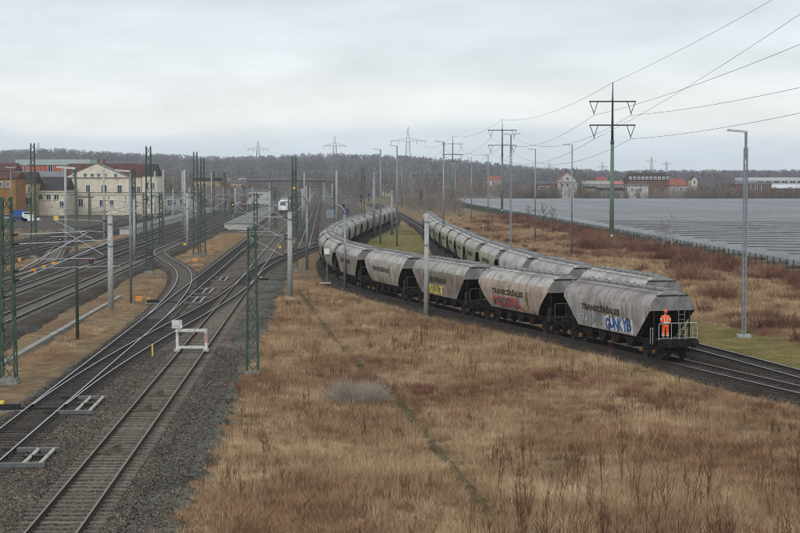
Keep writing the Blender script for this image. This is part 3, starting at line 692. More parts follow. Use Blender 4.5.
def cantilever(root, z, ang, L, zc=None, mt=None):
    """tubular bracket arm: top tube, inclined tube, registration arm"""
    o = bpy.data.objects.new('cantilever', None); COL.objects.link(o); o.parent = root; o.rotation_euler[2] = ang
    mt = mt or M_tube
    MB().tube((.55, 0, z), (L*.95, 0, z+.15), .026).build('top_tube', mt, o)
    MB().tube((.55, 0, z-1.9), (L*.97, 0, z+.1), .029).build('inclined_tube', mt, o)
    MB().tube((.35+L*.25, 0, z-1.3), (L*1.05, 0, z-1.25), .02).build('registration_arm', mt, o)
    for zz in (z, z-1.9): MB().tube((.22, 0, zz-.03), (.6, 0, zz+.02), .065, n=8).build('insulator', M_ins, o)
    return o
def lattice_mast(label, px, by, ty, w=.7, own=False, arms=(), m=None, group='lattice overhead line masts', foundation=True):
    x, y = place(px, by); h = hpx(ty, y) + .45
    root = thing('lattice_mast', label, 'mast', (x, y, -.45), .05, group)
    lattice_parts(root, h, w, w*.62, m or M_green, own)
    if foundation: MB().box((0, 0, .1), (w*1.35, w*1.35, .5)).build('foundation', M_concd, root)
    for z, ang, L in arms: cantilever(root, z+.45, ang, L)
    return root
def pole_mast(label, px, by, ty, r=.22, m=None, arms=(), group='round concrete overhead line masts'):
    x, y = place(px, by); h = hpx(ty, y)+.45
    root = thing('concrete_mast', label, 'mast', (x, y, -.45), 0, group)
    MB().tube((0, 0, -.2), (0, 0, h), r*1.08, r*.86, n=14).build('shaft', m or M_conc, root, True)
    MB().tube((0, 0, h), (0, 0, h+.06), r*.7, n=12).build('cap', M_concd, root)
    for zz in (h-.7, h-2.5):
        if zz > 1: MB().tube((0, 0, zz), (0, 0, zz+.12), r*1.12, n=14).build('clamp_band', M_galv, root)
    for z, ang, L in arms: cantilever(root, z+.45, ang, L)
    return root
PI = math.pi
lattice_mast('green lattice mast without arms standing at the edge of the dry meadow', 252.5, 377, 227, .62, own=True)
lattice_mast('green lattice mast at the left picture edge carrying long white bracket tubes', 9, 384, 197, .74, own=True, arms=((7.4, .02, 4.3), (6.9, .30, 5.6)))
lattice_mast('tall green lattice mast in front of the dark roofed low station annex', 34, 258, 143.5, .75)
lattice_mast('tall green lattice mast before the right wing of the cream station', 149.5, 274, 146.5, .78, arms=((8.0, PI-.2, 3.8),))
lattice_mast('taller of the two green lattice masts side by side on the grass island', 196, 257, 152, .75, arms=((7.6, PI, 3.6),))
lattice_mast('shorter of the two green lattice masts side by side on the grass island', 203, 256, 158, .7, arms=((7.4, .1, 3.4),))
LM = lattice_mast('green lattice mast with yellow lamp behind the round concrete mast', 294.5, 272, 156, .7, arms=((7.2, PI, 3.6),))
pole_mast('round concrete mast on the grass strip beside the cable trough', 111, 311, 216, .24, arms=((6.9, PI+.12, 4.6), (6.0, PI-.25, 4.4)))
pole_mast('round concrete mast between the connecting track and the dry meadow', 290, 297, 212, .24, arms=((6.8, PI+.25, 4.4), (5.2, PI+.28, 4.3)))
pole_mast('round concrete mast in front of the third wagon of the left train', 426.5, 316.5, 213.5, .205)
pole_mast('slim concrete mast beside the s-shaped crossover', 187.5, 247, 193, .22, arms=((6.3, PI+.2, 3.8),))
pole_mast('grey round mast behind the curve of the left train', 374, 238, 172, .26, M_galv)
pole_mast('short grey round mast on the lawn inside the train curve', 392, 235, 190, .24, M_galv)
lattice_mast('green lattice mast behind the far wagons of the left train', 363, 240, 167, .65)

def bent_pole(label, px, by, ty, dx):
    """thin steel post whose top bends over to the left"""
    x, y = place(px, by); h = hpx(ty, y)+.45; k = dx*y/FPX
    root = thing('bent_steel_post', label, 'post', (x, y, -.45), 0, 'bent steel posts by the curve')
    MB().tube((0, 0, 0), (0, 0, h-.9), .16, .12, n=10).build('shaft', M_galv, root, True)
    pts = [(k*(1-math.cos(t)), 0, h-.9+.9*math.sin(t)) for t in np.linspace(0, PI/2, 7)]
    MB().chain(pts, [.12-.006*i for i in range(7)], 8).build('bent_top', M_galv, root, True)
    MB().box((0, 0, .05), (.6, .6, .2)).build('foundation', M_concd, root)
bent_pole('thin grey post with top bent left before the curving wagons', 345, 290, 205, -9)
bent_pole('thin grey post with top bent left behind the concrete mast', 307, 271, 196, -6)

lamp_head = MB().add([(-.95, -.16, .10), (-.95, .16, .10), (0, .10, .02), (0, -.10, .02), (-.95, -.16, .20), (-.95, .16, .20), (0, .08, .12), (0, -.08, .12)], [(0,1,2,3), (4,7,6,5), (0,3,7,4), (1,5,6,2), (0,4,5,1), (3,2,6,7)]).mesh('lamp_head', mat('lamp_grey', (.45, .47, .47), .5, .2, .1, 3))
def lamp_post(label, px, by, ty, double=False, w=.17, ladder=False, green=False, head=1.0, group='lamp posts along the right train'):
    x, y = place(px, by); h = hpx(ty, y)+.45
    root = thing('lamp_post', label, 'lamp post', (x, y, -.45), 0, group); m = M_green if green else M_galv
    if ladder:
        for sx in (-1, 1): MB().box((sx*w*.8, 0, h*.46), (.10, .16, h*.92)).build('rail', m, root)
        n = int(h*.92/.42)
        for i in range(n): MB().box((0, 0, .3+i*.42), (w*1.5, .07, .07)).build('rung', m, root)
        MB().tube((0, 0, h*.86), (0, 0, h), .09, n=8).build('shaft', m, root)
        MB().box((0, 0, .05), (.9, .7, .25)).build('foundation', M_conc, root)
    else: MB().tube((0, 0, 0), (0, 0, h), w*.75, w*.5, n=8).build('shaft', m, root, True)
    for sgn in ((1, -1) if double else (1,)):
        hd = link('lamp_head', lamp_head, root, (0, 0, h-.12)); hd.scale = (sgn*head*1.3, head*1.6, head*1.3)
    return root
lamp_post('near ladder-like lamp mast on the lawn right of the train end', 743.5, 337, 131.5, ladder=True, w=.115)
lamp_post('slim lamp post beside the red bush and the pylon', 571.5, 256, 145)
lamp_post('lamp post with two lamp heads rising behind the right train', 510.5, 261, 134.5, double=True, ladder=True, w=.12)
lamp_post('slim lamp post just right of the double headed one', 535, 243, 149.5)
lamp_post('lamp post between the concrete mast and the second pylon', 443.5, 255, 142, w=.2)
lamp_post('lamp post on the bank left of the second pylon', 488, 232, 155.5)
lamp_post('lamp post behind the far wagons of the right train', 471.5, 222, 157.5)
lamp_post('distant lamp post beside the third pylon', 455, 213, 164)
lamp_post('right one of two lamp posts inside the train curve', 397, 246, 146, w=.2)
lamp_post('left one of two lamp posts inside the train curve', 380.5, 244, 149.5, w=.22)
lamp_post('faint lamp post above the gap between both trains', 430.5, 206.5, 165)
lamp_post('distant lamp post left of the lattice pylon', 402, 208, 167)
lamp_post('green lamp post in front of the station cream gable', 77.5, 339, 168, w=.16, green=True, group='lamp posts in the station yard')
lamp_post('grey lamp post left of the round concrete mast', 131, 304, 171, w=.16, group='lamp posts in the station yard')
lamp_post('lamp post before the orange brown house at the left edge', 11.5, 226, 167.5, double=True, group='lamp posts in the station yard')
for i in range(14):                                # row of far white lamps above the yard
    x = 352 + i*6.0; lamp_post('tiny white lamp, %s from the left in the distant row below the wooded hill' % ORD[i], x, 196-.1*i, 171.5-.5*i, w=.14, head=1.1, group='row of distant lamps below the hill')

def wire(mb, a, b, sag, r, n=14):
    a, b = Vector(a), Vector(b); pts = []
    for i in range(n+1):
        t = i/n; p = a.lerp(b, t); p.z -= 4*sag*t*(1-t); pts.append(p)
    mb.chain(pts, [r]*(n+1), 4)
PYL = []
def steel_pylon(label, px, by, ty, a1, a2, half, half2, seg):
    x, y = place(px, by); h = hpx(ty, y)+.45; z1 = hpx(a1, y)+.45; z2 = hpx(a2, y)+.45
    root = thing('power_pylon', label, 'pylon', (x, y, -.45), 0, 'tubular two-armed power pylons')
    lo = z2*.86
    MB().tube((0, 0, 0), (0, 0, lo), .36, .26, n=12).build('lower_shaft', mat('pylon_green', (.12, .175, .13), .6, .1, .15, 2), root, True)
    MB().tube((0, 0, lo-.25), (0, 0, lo+.3), .30, n=12).build('flange', M_green, root, True)
    MB().tube((0, 0, lo+.3), (0, 0, z1+.3), .21, .15, n=10).build('upper_shaft', mat('pylon_dark', (.035, .05, .045), .6, .3), root, True)
    MB().tube((0, 0, z1+.3), (0, 0, h), .11, .06, n=8).build('tip', MATS['pylon_dark'], root, True)
    MB().box((0, -.31, 1.9), (.34, .1, .3)).build('number_plate', M_white, root)
    P5 = [Vector((x, y, h-.5))]
    for z, hf in ((z1, half), (z2, half2)):
        MB().box((0, 0, z), (2*hf, .14, .2)).build('cross_arm', MATS['pylon_dark'], root)
        for sgn in (-1, 1):
            v = MB(); e = Vector((sgn*(hf-.75), 0, z-1.85))
            v.tube((sgn*hf*.985, 0, z), e, .06, n=5); v.tube((sgn*(hf-1.35), 0, z), e, .06, n=5); v.tube(e, e+Vector((0, 0, -.3)), .05, n=5)
            v.build('insulator_string', M_black, root); P5.append(Vector((x+e.x, y, -.45+z-2.15)))
    PYL.append(P5)
steel_pylon('nearest green tubular power pylon with two cross arms before the solar field', 611.5, 247.5, 83, 102, 125.5, 3.65, 3.6, 1)
steel_pylon('second green tubular power pylon behind the right train', 502, 217, 119.5, 130.5, 145.5, 4.0, 4.0, 1)
steel_pylon('third and farthest green tubular power pylon left of the lamp posts', 452.5, 206, 136, 144, 154.5, 4.1, 4.1, 1)
def power_lines():
    names = ['earth wire along the pylon tips', 'upper left conductor of the pylon line', 'upper right conductor of the pylon line', 'lower left conductor of the pylon line', 'lower right conductor of the pylon line']
    near = [(43, 20, 37), (40, 20, 29), (46, 20, 24), (40, 20, 38.6), (46, 20, 23.2)]
    for i in range(5):
        mb = MB(); wire(mb, PYL[0][i], near[i], 2.4 if i else 1.9, .022, 22); wire(mb, PYL[0][i], PYL[1][i], 3.6 if i else 2, .028); wire(mb, PYL[1][i], PYL[2][i], 3.6 if i else 2, .035)
        far = PYL[2][i] + Vector((-10, 200, 1)); wire(mb, PYL[2][i], far, 3, .04)
        tag(mb.build('power_line', M_wire, fix=False), names[i] + ' crossing the sky', 'power line', 'conductors of the power line')
power_lines()
def far_pylon(label, px, dist, ty, arm_y, arm_px, m=M_galv, second=None):
    x = xpx(px, dist); h = hpx(ty, dist)+.5; za = hpx(arm_y, dist)+.5; w = h*.13
    root = thing('lattice_pylon', label, 'pylon', (x, dist, -.5), 0, 'distant lattice power pylons')
    r = .05 + dist*.00006
    lattice_parts(root, za, w, w*.35, m, step=h*.055, r=r); 
    mb = MB()
    for a, b in ((-1, -1), (1, -1), (1, 1), (-1, 1)): mb.tube((a*w*.175, b*w*.175, za), (0, 0, h), r, n=4)
    tag(mb.build('peak', m, root, fix=False), kind='stuff')
    for zz, hp in ([(za, arm_px)] + ([second] if second else [])):
        hf = hp*dist/FPX; mb = MB()
        for sgn in (-1, 1):
            for yy in (-w*.17, w*.17): mb.tube((0, yy, zz), (sgn*hf, 0, zz), r, n=4); mb.tube((0, yy, zz+h*.045), (sgn*hf, 0, zz+.1), r*.8, n=4)
            for f in (.25, .5, .75): mb.tube((sgn*hf*f, 0, zz), (sgn*hf*(f+.12), 0, zz+h*.04*(1-f)), r*.7, n=4)
            mb.tube((sgn*hf*.97, 0, zz), (sgn*hf*.97, 0, zz-h*.045), r*1.3, n=4); mb.tube((sgn*hf*.5, 0, zz), (sgn*hf*.5, 0, zz-h*.045), r*1.3, n=4)
        tag(mb.build('cross_arm', m, root, fix=False), kind='stuff')
far_pylon('big lattice pylon in the middle above both trains', 408, 760, 127, 141.5, 17.5)
far_pylon('lattice pylon on the skyline left of the middle one', 335, 1000, 136, 146, 11.5)
far_pylon('lattice pylon on the skyline above the road bridge', 258.5, 1100, 141, 149.5, 10.5)
far_pylon('faint lattice pylon on the skyline above the red brick hall', 39.5, 2100, 142, 149, 4.5)
far_pylon('faint lattice pylon above the black roofed brick block', 651, 2100, 156.5, 161, 5)
far_pylon('fainter lattice pylon just right of the one above the brick block', 666, 2300, 160.5, 164, 4.5)
far_pylon('faint lattice pylon above the sheds left of the near pylon', 602, 2100, 161, 167, 5)
far_pylon('faint lattice pylon above the white house with red roof', 549, 2100, 162, 167, 5)

# overhead line masts of the distant station throat, one by one along the tracks
def station_masts():
    r = random.Random(12); k = 0
    rows = [(-10.5, (235, 290, 330, 490, 560)), (-26.4, (215, 250, 290, 330, 370, 410, 460, 510, 560)), (-31.3, (255, 300, 340, 380, 430, 480, 520)), (-38.5, (230, 270, 310, 350, 395, 440)), (-5.7, (255, 285, 315, 350, 390, 430, 480, 530, 590)), (2.5, (330, 380, 440, 500, 570))]
    wh = ['between the two straight main tracks', 'between the first two yard tracks', 'between the second and third yard track', 'on the grassy island below the station', 'left of the curved train', 'above the far wagons of the left train']
    for (s, ys), w in zip(rows, wh):
        for j, y in enumerate(ys):
            x, yy = P(s + r.uniform(-.2, .2), y); lab = '%s overhead mast from the front %s' % (ORD[j], w)
            h = r.uniform(7.6, 9.2) if r.random() < .7 else 12.5
            if r.random() < .5:
                root = thing('lattice_mast', lab, 'mast', (x, yy, -.45), 0, 'distant overhead line masts'); lattice_parts(root, h, .6, .4, M_green, r=.055)
            else:
                root = thing('concrete_mast', lab, 'mast', (x, yy, -.45), 0, 'distant overhead line masts'); MB().tube((0, 0, 0), (0, 0, h), .24, .18, n=8).build('shaft', M_conc, root, True)
            for ang in (0, PI) if r.random() < .6 else (PI,): cantilever(root, 7.0, ang + r.uniform(-.2, .2), 3.4)
station_masts()
def contact_wires():
    for path, lab in ((LT0b, 'straight track beyond the siding'), (LT1, 'straight main track'), (LT2, 'yard track beside the grass strip'), (LT3, 'second yard track'), (LT4, 'third yard track'), (LD, 'curved connecting track')):
        mb = MB(); s0 = path.s_at_y(max(path.p[0, 1], 115)); s1 = path.s_at_y(min(path.p[-1, 1], 560)); s = s0
        while s < s1-50:
            a = path.at(s); b = path.at(s+60 if s+60 < s1 else s1); wire(mb, (a[0], a[1], 6.9), (b[0], b[1], 6.9), 1.0, .019, 8); wire(mb, (a[0], a[1], 5.5), (b[0], b[1], 5.5), .03, .019, 2)
            for q in range(1, 6): t = q/6; mb.tube((a[0]+(b[0]-a[0])*t, a[1]+(b[1]-a[1])*t, 5.5), (a[0]+(b[0]-a[0])*t, a[1]+(b[1]-a[1])*t, 6.9-4*t*(1-t)), .008, n=3, cap=False)
            s += 60
        tag(mb.build('overhead_wire', M_wire, fix=False), 'contact and carrier wire hanging over the ' + lab, 'wire', 'overhead wires')
contact_wires()
def portal():
    y = 300; z = hpx(193.5, y); x0, x1 = xpx(35, y), xpx(200, y)
    root = thing('overhead_portal', 'green lattice beam on posts spanning the yard tracks before the station', 'gantry', (0, y, 0))
    mb = MB(); MB().box(((x0+x1)/2, 0, z+.2), (x1-x0, .12, .12)).build('beam_chord', M_green, root); MB().box(((x0+x1)/2, 0, z-.35), (x1-x0, .12, .12)).build('beam_chord', M_green, root)
    n = 40
    for i in range(n): a = x0+(x1-x0)*i/n; b = x0+(x1-x0)*(i+1)/n; mb.tube((a, 0, z-.35 if i % 2 else z+.2), (b, 0, z+.2 if i % 2 else z-.35), .04, n=4)
    tag(mb.build('lacing', M_green, root), kind='stuff')
    for f in (0, .33, .66, 1): MB().box((x0+(x1-x0)*f, 0, z/2-.2), (.35, .35, z+.6)).build('post', M_green, root)
    for f in (.12, .22, .45, .55, .75, .85): MB().tube((x0+(x1-x0)*f, 0, z-.35), (x0+(x1-x0)*f, 0, z-1.8), .06, n=6).build('dropper', M_green, root)
portal()

# ------------------------------------------------------------------ track furniture
def buffer_stop():
    M_white = mat('weathered_white', (.30, .27, .22), .7, 0, 0, 3.5, col2=(.62, .63, .61), lo=.32, hi=.52)
    x, y = place(183, 358); x = LT0a.x_at_y(y)
    r = thing('buffer_stop', 'white steel frame buffer stop with square plate on the rusty siding', 'buffer stop', (x, y, 0), .05)
    for s in (-1, 1):
        MB().extr_x([(-.10, 0), (.10, 0), (.17, 1.3), (-.03, 1.3)], s*.86-.08, s*.86+.08).build('upright', M_white, r)
        MB().tube((s*.86, .1, .15), (s*.86, 1.3, .05), .05).build('brace', M_white, r)
        MB().tube((s*.86, .04, 1.2), (s*.86, -.28, 1.2), .09, n=10).build('buffer', M_white, r); MB().box((s*.86, 0, .03), (.34, .5, .12)).build('clamp', M_tube, r)
    MB().box((0, .05, 1.22), (1.75, .13, .17)).build('top_beam', M_white, r); MB().box((0, 0, .20), (1.75, .13, .15)).build('lower_beam', M_white, r)
    MB().box((-.86, -.08, 1.60), (.62, .04, .5)).build('plate', M_white, r); MB().box((-.86, -.02, 1.5), (.06, .06, .7)).build('plate_post', M_galv, r)
    MB().box((.86, -.105, .75), (.05, .03, .5)).build('red_mark', M_red, r)
buffer_stop()
wood = mat('weathered_wood', (.10, .10, .075), .9, 0, .35, 6, stretch=(1, 8, 1))
for lab, px, py, rz in (('weathered wooden chock lying in the rusty siding, nearest the camera', 110, 453, .35), ('weathered wooden chock lying in the rusty siding, middle one', 143, 411.5, .2), ('weathered wooden chock in the rusty siding, nearest the buffer stop', 155, 397, .15)):
    g = gp(px, py, -.2); r = thing('wheel_chock', lab, 'chock', (g.x, g.y, -.2), rz, 'wooden chocks in the siding')
    MB().extr_y([(-.42, .06), (.42, .06), (.42, .34), (.32, .36)], -.14, .14).build('wedge', wood, r); MB().box((0, 0, .03), (.95, .34, .06)).build('base_board', wood, r)
def point_frame(lab, s, y0, y1):
    x, y = P(s, (y0+y1)/2); L = y1-y0; r = thing('point_lock_frame', lab, 'point frame', (x, y, -.2), .05, 'pale point frames beside the rails')
    for sx in (-.3, .3): MB().tube((sx, -L/2, .12), (sx, L/2, .12), .07, n=8).build('pale_tube', mat('pale_tube', (.42, .41, .34), .7, 0, .15, 4), r)
    for yy in (-L/2, L/2): MB().box((-.3, yy, .1), (1.6, .24, .16)).build('end_plate', mat('plate_grey', (.14, .14, .14), .7, .2), r)
    MB().box((-.1, 0, .12), (.9, .16, .12)).build('middle_plate', M_black, r); MB().tube((-1.7, -L/2, .12), (-.9, -L/2, .12), .04).build('rod', M_black, r); MB().tube((-1.7, L/2, .12), (-.9, L/2, .12), .04).build('rod', M_black, r)
point_frame('pale tubed point frame right of the main track nearest the camera', -10.75, 56, 59.2)
point_frame('pale tubed point frame right of the main track, second from the camera', -10.9, 68.8, 73.4)
point_frame('pale tubed point frame where the crossover leaves the main track', -10.9, 130, 136)
point_frame('pale tubed point frame beside the curved connecting track', -10.9, 140, 147)
point_frame('pale tubed point frame where the siding meets the connecting track', -10.6, 158, 164)
for lab, s, y in (('dark point machine left of the main track nearest the camera', -14.3, 57.5), ('dark point machine left of the main track beside the lattice mast', -14.4, 70), ('dark point machine with orange cover by the crossover', -14.6, 131), ('dark point machine with orange cover at the meadow edge', -6.3, 160)):
    x, yy = P(s, y); r = thing('point_machine', lab, 'point machine', (x, yy, -.2), .05, 'point machines beside the tracks')
    MB().box((0, 0, .16), (1.0, .45, .3)).build('case', M_black, r); MB().box((-.35, 0, .36), (.28, .4, .12)).build('cover', M_orange if 'orange' in lab else M_yellow, r); MB().tube((.5, 0, .1), (2.4, 0, .1), .035).build('drive_rod', M_black, r); MB().box((0, 0, 0), (1.3, .7, .08)).build('base', M_concd, r)
def trough():
    r = thing('cable_trough', 'pale concrete cable trough running along the left grass strip', 'cable trough', (0, 0, 0)); m = MB().box((0, 0, 0), (.38, .97, .08)).mesh('lid', mat('trough_lid', (.27, .265, .245), .9, 0, .2, 2, rand=.15))
    y = 78.0
    mb = MB()
    for i in range(62):
        x, yy = P(-18.55, y+i); link('lid', m, r, (x, yy, -.24+rng.uniform(-.012, .012)), .0484+rng.gauss(0, .012))
    a, b = P(-18.55, 77.5), P(-18.55, 139.5); mb.prism([(a[0]-.17, a[1]), (a[0]+.17, a[1]), (b[0]+.17, b[1]), (b[0]-.17, b[1])], -.7, -.262); mb.build('channel', M_concd, r)
trough()
def dwarf(lab, px, py, red=True):
    x, y = place(px, py); r = thing('dwarf_signal', lab, 'signal', (x, y, -.3), 0, 'low shunting signals')
    MB().box((0, 0, .75), (.55, .3, .75)).build('housing', M_black, r); MB().tube((0, 0, 0), (0, 0, .5), .07).build('post', M_galv, r)
    MB().tube((0, -.16, .9), (0, -.2, .9), .10, n=10).build('lamp', mat('signal_red', (.8, .03, .04), .4, emit=.25) if red else M_white, r); MB().box((0, 0, 0), (.6, .6, .2)).build('base', M_concd, r)
dwarf('low signal showing red between the yard tracks', 74, 244); dwarf('low signal showing red beside the second yard track', 91.5, 268); dwarf('low dark signal left of the red one below the station', 60.5, 246, False)
dwarf('low signal showing red at the foot of the tall lattice mast', 149.5, 259)
for i, (px, py, lab) in enumerate(((19.5, 263, 'orange box beside the third yard track, leftmost'), (33.5, 274.5, 'orange box beside the second yard track'), (54, 267.5, 'orange box between the yard tracks, right of two'), (44, 271, 'small dark orange box between the yard tracks'), (139, 304, 'orange box by the crossover point machine'), (195, 263.5, 'orange box on the ballast below the twin lattice masts'), (280, 250, 'yellow box beside the curved connecting track'), (185, 247, 'yellow box near the slim concrete mast'))):
    x, y = place(px, py); r = thing('cable_box', lab, 'box', (x, y, -.3), .1, 'orange and yellow cable boxes'); k = .4+.1*(i % 3)
    MB().box((0, 0, .3), (k, .3, .34)).build('case', M_yellow if 'yellow' in lab else M_orange, r); MB().box((0, 0, .49), (k+.06, .36, .04)).build('lid', M_orange, r); MB().box((0, 0, .05), (k*.8, .3, .12)).build('foot', M_concd, r)
x, y = place(152.5, 360); r = thing('marker_post', 'short yellow marker post beside the buffer stop', 'post', (x, y, -.3)); MB().tube((0, 0, 0), (0, 0, .72), .05, n=8).build('shaft', M_yellow, r); MB().tube((0, 0, .72), (0, 0, .78), .065, n=8).build('cap', M_orange, r)
x, y = place(327, 284); r = thing('stop_board', 'thin post standing on a pale slab before the curve wagons', 'sign', (x, y, -.4)); MB().tube((0, 0, 0), (0, 0, 3.6), .045).build('post', M_galv, r); MB().box((0, -.06, 3.3), (.5, .04, .6)).build('board', M_white, r); MB().box((0, 0, .05), (1.5, .8, .12)).build('slab', M_conc, r)
def ks_signal(lab, px, by, ty, lamp=None):
    x, y = place(px, by); h = hpx(ty, y)+.4; r = thing('main_signal', lab, 'signal', (x, y, -.4), 0, 'main signals in the station throat')
    MB().tube((0, 0, 0), (0, 0, h), .11).build('post', M_galv, r); MB().box((0, -.15, h-.8), (.75, .15, 1.2)).build('screen', M_black, r); MB().box((0, -.12, h-2.3), (.5, .06, .9)).build('sign_plate', M_black, r); MB().box((0, .35, h-1.8), (.8, .7, .05)).build('service_stand', M_galv, r)
    if lamp: MB().tube((0, -.24, h-.8), (0, -.3, h-.8), .2, n=10).build('lamp', mat('signal_amber', (.75, .38, .03), .4, emit=.25), r)
ks_signal('black signal screen with amber light above the platform, left one', 233, 227, 201, 1); ks_signal('black signal screen with amber light above the platform, right one', 244.5, 224, 201, 1)
ks_signal('dark signal screen by the sheds behind the curve, left one', 336, 222, 203); ks_signal('dark signal screen by the sheds behind the curve, right one', 343.5, 221, 203); ks_signal('dark signal before the far end of the left train', 369, 210, 193); ks_signal('dark signal high above the far wagons', 361, 212, 194)
x, y = place(294.5, 272); MB().tube((0, -.45, hpx(188, y)+.45), (0, -.62, hpx(188, y)+.45), .14, n=10).build('lamp', MATS['signal_amber'], LM)

# ------------------------------------------------------------------ buildings
M_cream = mat('plaster_cream', (.66, .59, .46), .9, 0, .12, .6, rand=.03); M_ochre = mat('plaster_ochre', (.36, .25, .13), .9, 0, .18, .5); M_brownw = mat('plaster_brown', (.27, .15, .055), .9, 0, .25, .6)
M_brick = mat('brick_red', (.18, .095, .072), .9, 0, .25, .8); M_brick2 = mat('brick_orange_red', (.38, .12, .075), .9, 0, .2, .7)
M_roofd = mat('roof_dark', (.055, .048, .046), .8, 0, .3, 1.0); M_roofr = mat('roof_maroon', (.105, .05, .04), .8, 0, .3, 1.0); M_roofred = mat('roof_bright_red', (.25, .095, .07), .8, 0, .25, 1.0)
M_roofg = mat('roof_pale_green', (.36, .43, .42), .6, .1, .12, .3); M_roofgrey = mat('roof_grey', (.17, .18, .185), .8, 0, .2, .5); M_plw = mat('plaster_white', (.45, .44, .41), .9, 0, .12, .5); M_plg = mat('plaster_grey', (.30, .29, .27), .9, 0, .2, .4)
M_hall = mat('hall_blue_grey', (.33, .38, .42), .6, .1, .15, .2); M_stone = mat('platform_slab', (.19, .186, .175), .9, 0, .15, .6)
def window(root, x, y, z, w, h, fr=None):
    """window looking towards -y: projecting frame and sill, recessed pane"""
    f = MB()
    for sx in (-1, 1): f.box((x+sx*(w/2+.05), y-.06, z), (.14, .14, h+.2))
    f.box((x, y-.06, z+h/2+.07), (w, .14, .14)); f.box((x, y-.10, z-h/2-.07), (w+.3, .24, .12)); f.box((x, y-.04, z), (.09, .06, h))
    o = f.build('window', fr or M_white, root); MB().box((x, y-.02, z), (w, .04, h)).build('pane', M_glass, o)
def house(name, label, dist, x0, x1, top_y, eave_y, wall, roof, depth=11, ridge='x', wins=(), base=-.5, cat='house', hip=0.0, chim=(), fr=None, group=None, rh=None):
    X0, X1 = xpx(x0, dist), xpx(x1, dist); ze, zt = hpx(eave_y, dist), hpx(top_y, dist); xm = (X0+X1)/2; w = X1-X0
    r = thing(name, label, cat, (xm, dist, base), 0, group); ze -= base; zt -= base
    MB().box((0, depth/2, ze/2), (w, depth, ze)).build('wall', wall, r)
    mb = MB(); o = .35; hx = w*hip/2
    if ridge == 'x':
        vs = [(-w/2-o, -o, ze), (w/2+o, -o, ze), (w/2+o, depth+o, ze), (-w/2-o, depth+o, ze), (-w/2-o+hx, depth/2, zt), (w/2+o-hx, depth/2, zt)]
        mb.add(vs, [(0, 1, 5, 4), (2, 3, 4, 5), (1, 2, 5), (3, 0, 4), (3, 2, 1, 0)], 0)
    elif ridge == 'y':
        vs = [(-w/2-o, -o, ze), (w/2+o, -o, ze), (w/2+o, depth+o, ze), (-w/2-o, depth+o, ze), (0, -o, zt), (0, depth+o, zt)]
        mb.add(vs, [(0, 4, 5, 3), (1, 2, 5, 4), (0, 1, 4), (2, 3, 5), (3, 2, 1, 0)], 0)
    else: mb.box((0, depth/2, ze+.15+(zt-ze)/2), (w+.5, depth+.5, zt-ze+.3))
    ro = mb.build('roof', roof, r)
    if ridge == 'y':   # plastered gable front
        MB().extr_y([(-w/2, ze-.02), (w/2, ze-.02), (0, zt-.35)], -.42, -.36).build('gable', wall, r)
    for cx in chim: MB().box((cx*w/2, depth/2, zt+.3), (.9, .9, 1.8)).build('chimney', M_brick, ro)
    for wx, wy, ww, wh in wins: window(r, xpx(wx, dist)-xm, 0 if not(ridge == 'y' and hpx(wy, dist)-base > ze-.3) else -.42, hpx(wy, dist)-base, ww, wh, fr)
    return r
D0 = 470
w_ = []
st = house('station_building', 'cream station house with wide gable and maroon roofs', D0, 66, 142, 163.5, 177, M_cream, M_roofr, 14, 'x', [(134, 190, 1.3, 2), (134, 203, 1.3, 2), (139, 190, 1.0, 2)], cat='building', chim=(-.1,))
g = house('station_gable', 'projecting cream gable front of the station house with small attic windows', D0-4, 66, 129, 163.2, 177.5, M_cream, M_roofgrey, 6, 'y',
      [(75, 175.3, .9, 1.0), (86, 175.3, .9, 1.0), (93, 175.3, .9, 1.0), (99.5, 175.3, .9, 1.0), (106, 175.3, .9, 1.0), (116.5, 175.5, .9, 1.0), (88.5, 188.5, 1.2, 2.1), (104.5, 188.5, 1.6, 2.1), (120, 188.8, 1.3, 2.1), (81, 202.5, 1.4, 2.2), (102, 203, 1.3, 1.8), (112, 203, 1.1, 1.8)], cat='building', chim=(0,))
house('station_pavilion', 'cream corner pavilion with steep dark roof right of the station gable', D0-2, 142.5, 157, 163.8, 176, M_cream, M_roofd, 10, 'x', [(147, 186, 1.0, 1.9), (153, 186, 1.0, 1.9), (147, 199, 1.0, 1.9)], cat='building', hip=.3)
r = thing('porch_roof', 'small dark porch roof on the station front', 'porch', (xpx(86, 460), 459, 0)); z = hpx(197, 460); MB().box((0, 0, z), (4.5, 3.5, .3)).build('canopy', M_roofd, r)
for sx in (-2, 2): MB().box((sx, -1.5, z/2-.2), (.2, .2, z+.2)).build('post', M_green, r)
house('annex', 'low cream annex under a long black roof left of the station', 455, 36, 65.5, 177.5, 190, M_cream, M_roofd, 13, 'x', [(41, 197, 1.2, 1.5), (49, 197, 1.2, 1.5), (57, 197, 1.2, 1.5), (62, 204, 1.2, 1.6)], cat='building')
house('dormer_house', 'ochre house with dark dormer roof left of the black roofed annex', 448, 16.5, 34, 172, 183, M_ochre, M_roofd, 10, 'x', [(18.5, 189.5, 1.0, 1.9), (24.5, 189.5, 1.2, 1.9), (30.5, 189.5, 1.0, 1.9), (22, 201, 2.2, 2.2), (29, 201, 2.0, 2.2), (20.5, 178.6, 2.2, 1.2)], fr=M_white)
house('brown_warehouse', 'orange brown building at the left picture edge', 430, -14, 16, 172, 178.5, M_brownw, M_roofr, 12, 'x', [(8.5, 184.5, .8, 1.4), (2, 184.5, .8, 1.4)], cat='building')
house('red_brick_hall', 'long orange red hall under a pale green roof behind the station', 600, 17, 90, 160.3, 165, M_brick2, M_roofg, 24, 'flat', [(26, 168.5, 1.2, 2.4), (51, 168.5, 1.6, 2.6), (65, 168.5, 1, 2), (75, 168.5, 1, 2)], cat='hall')
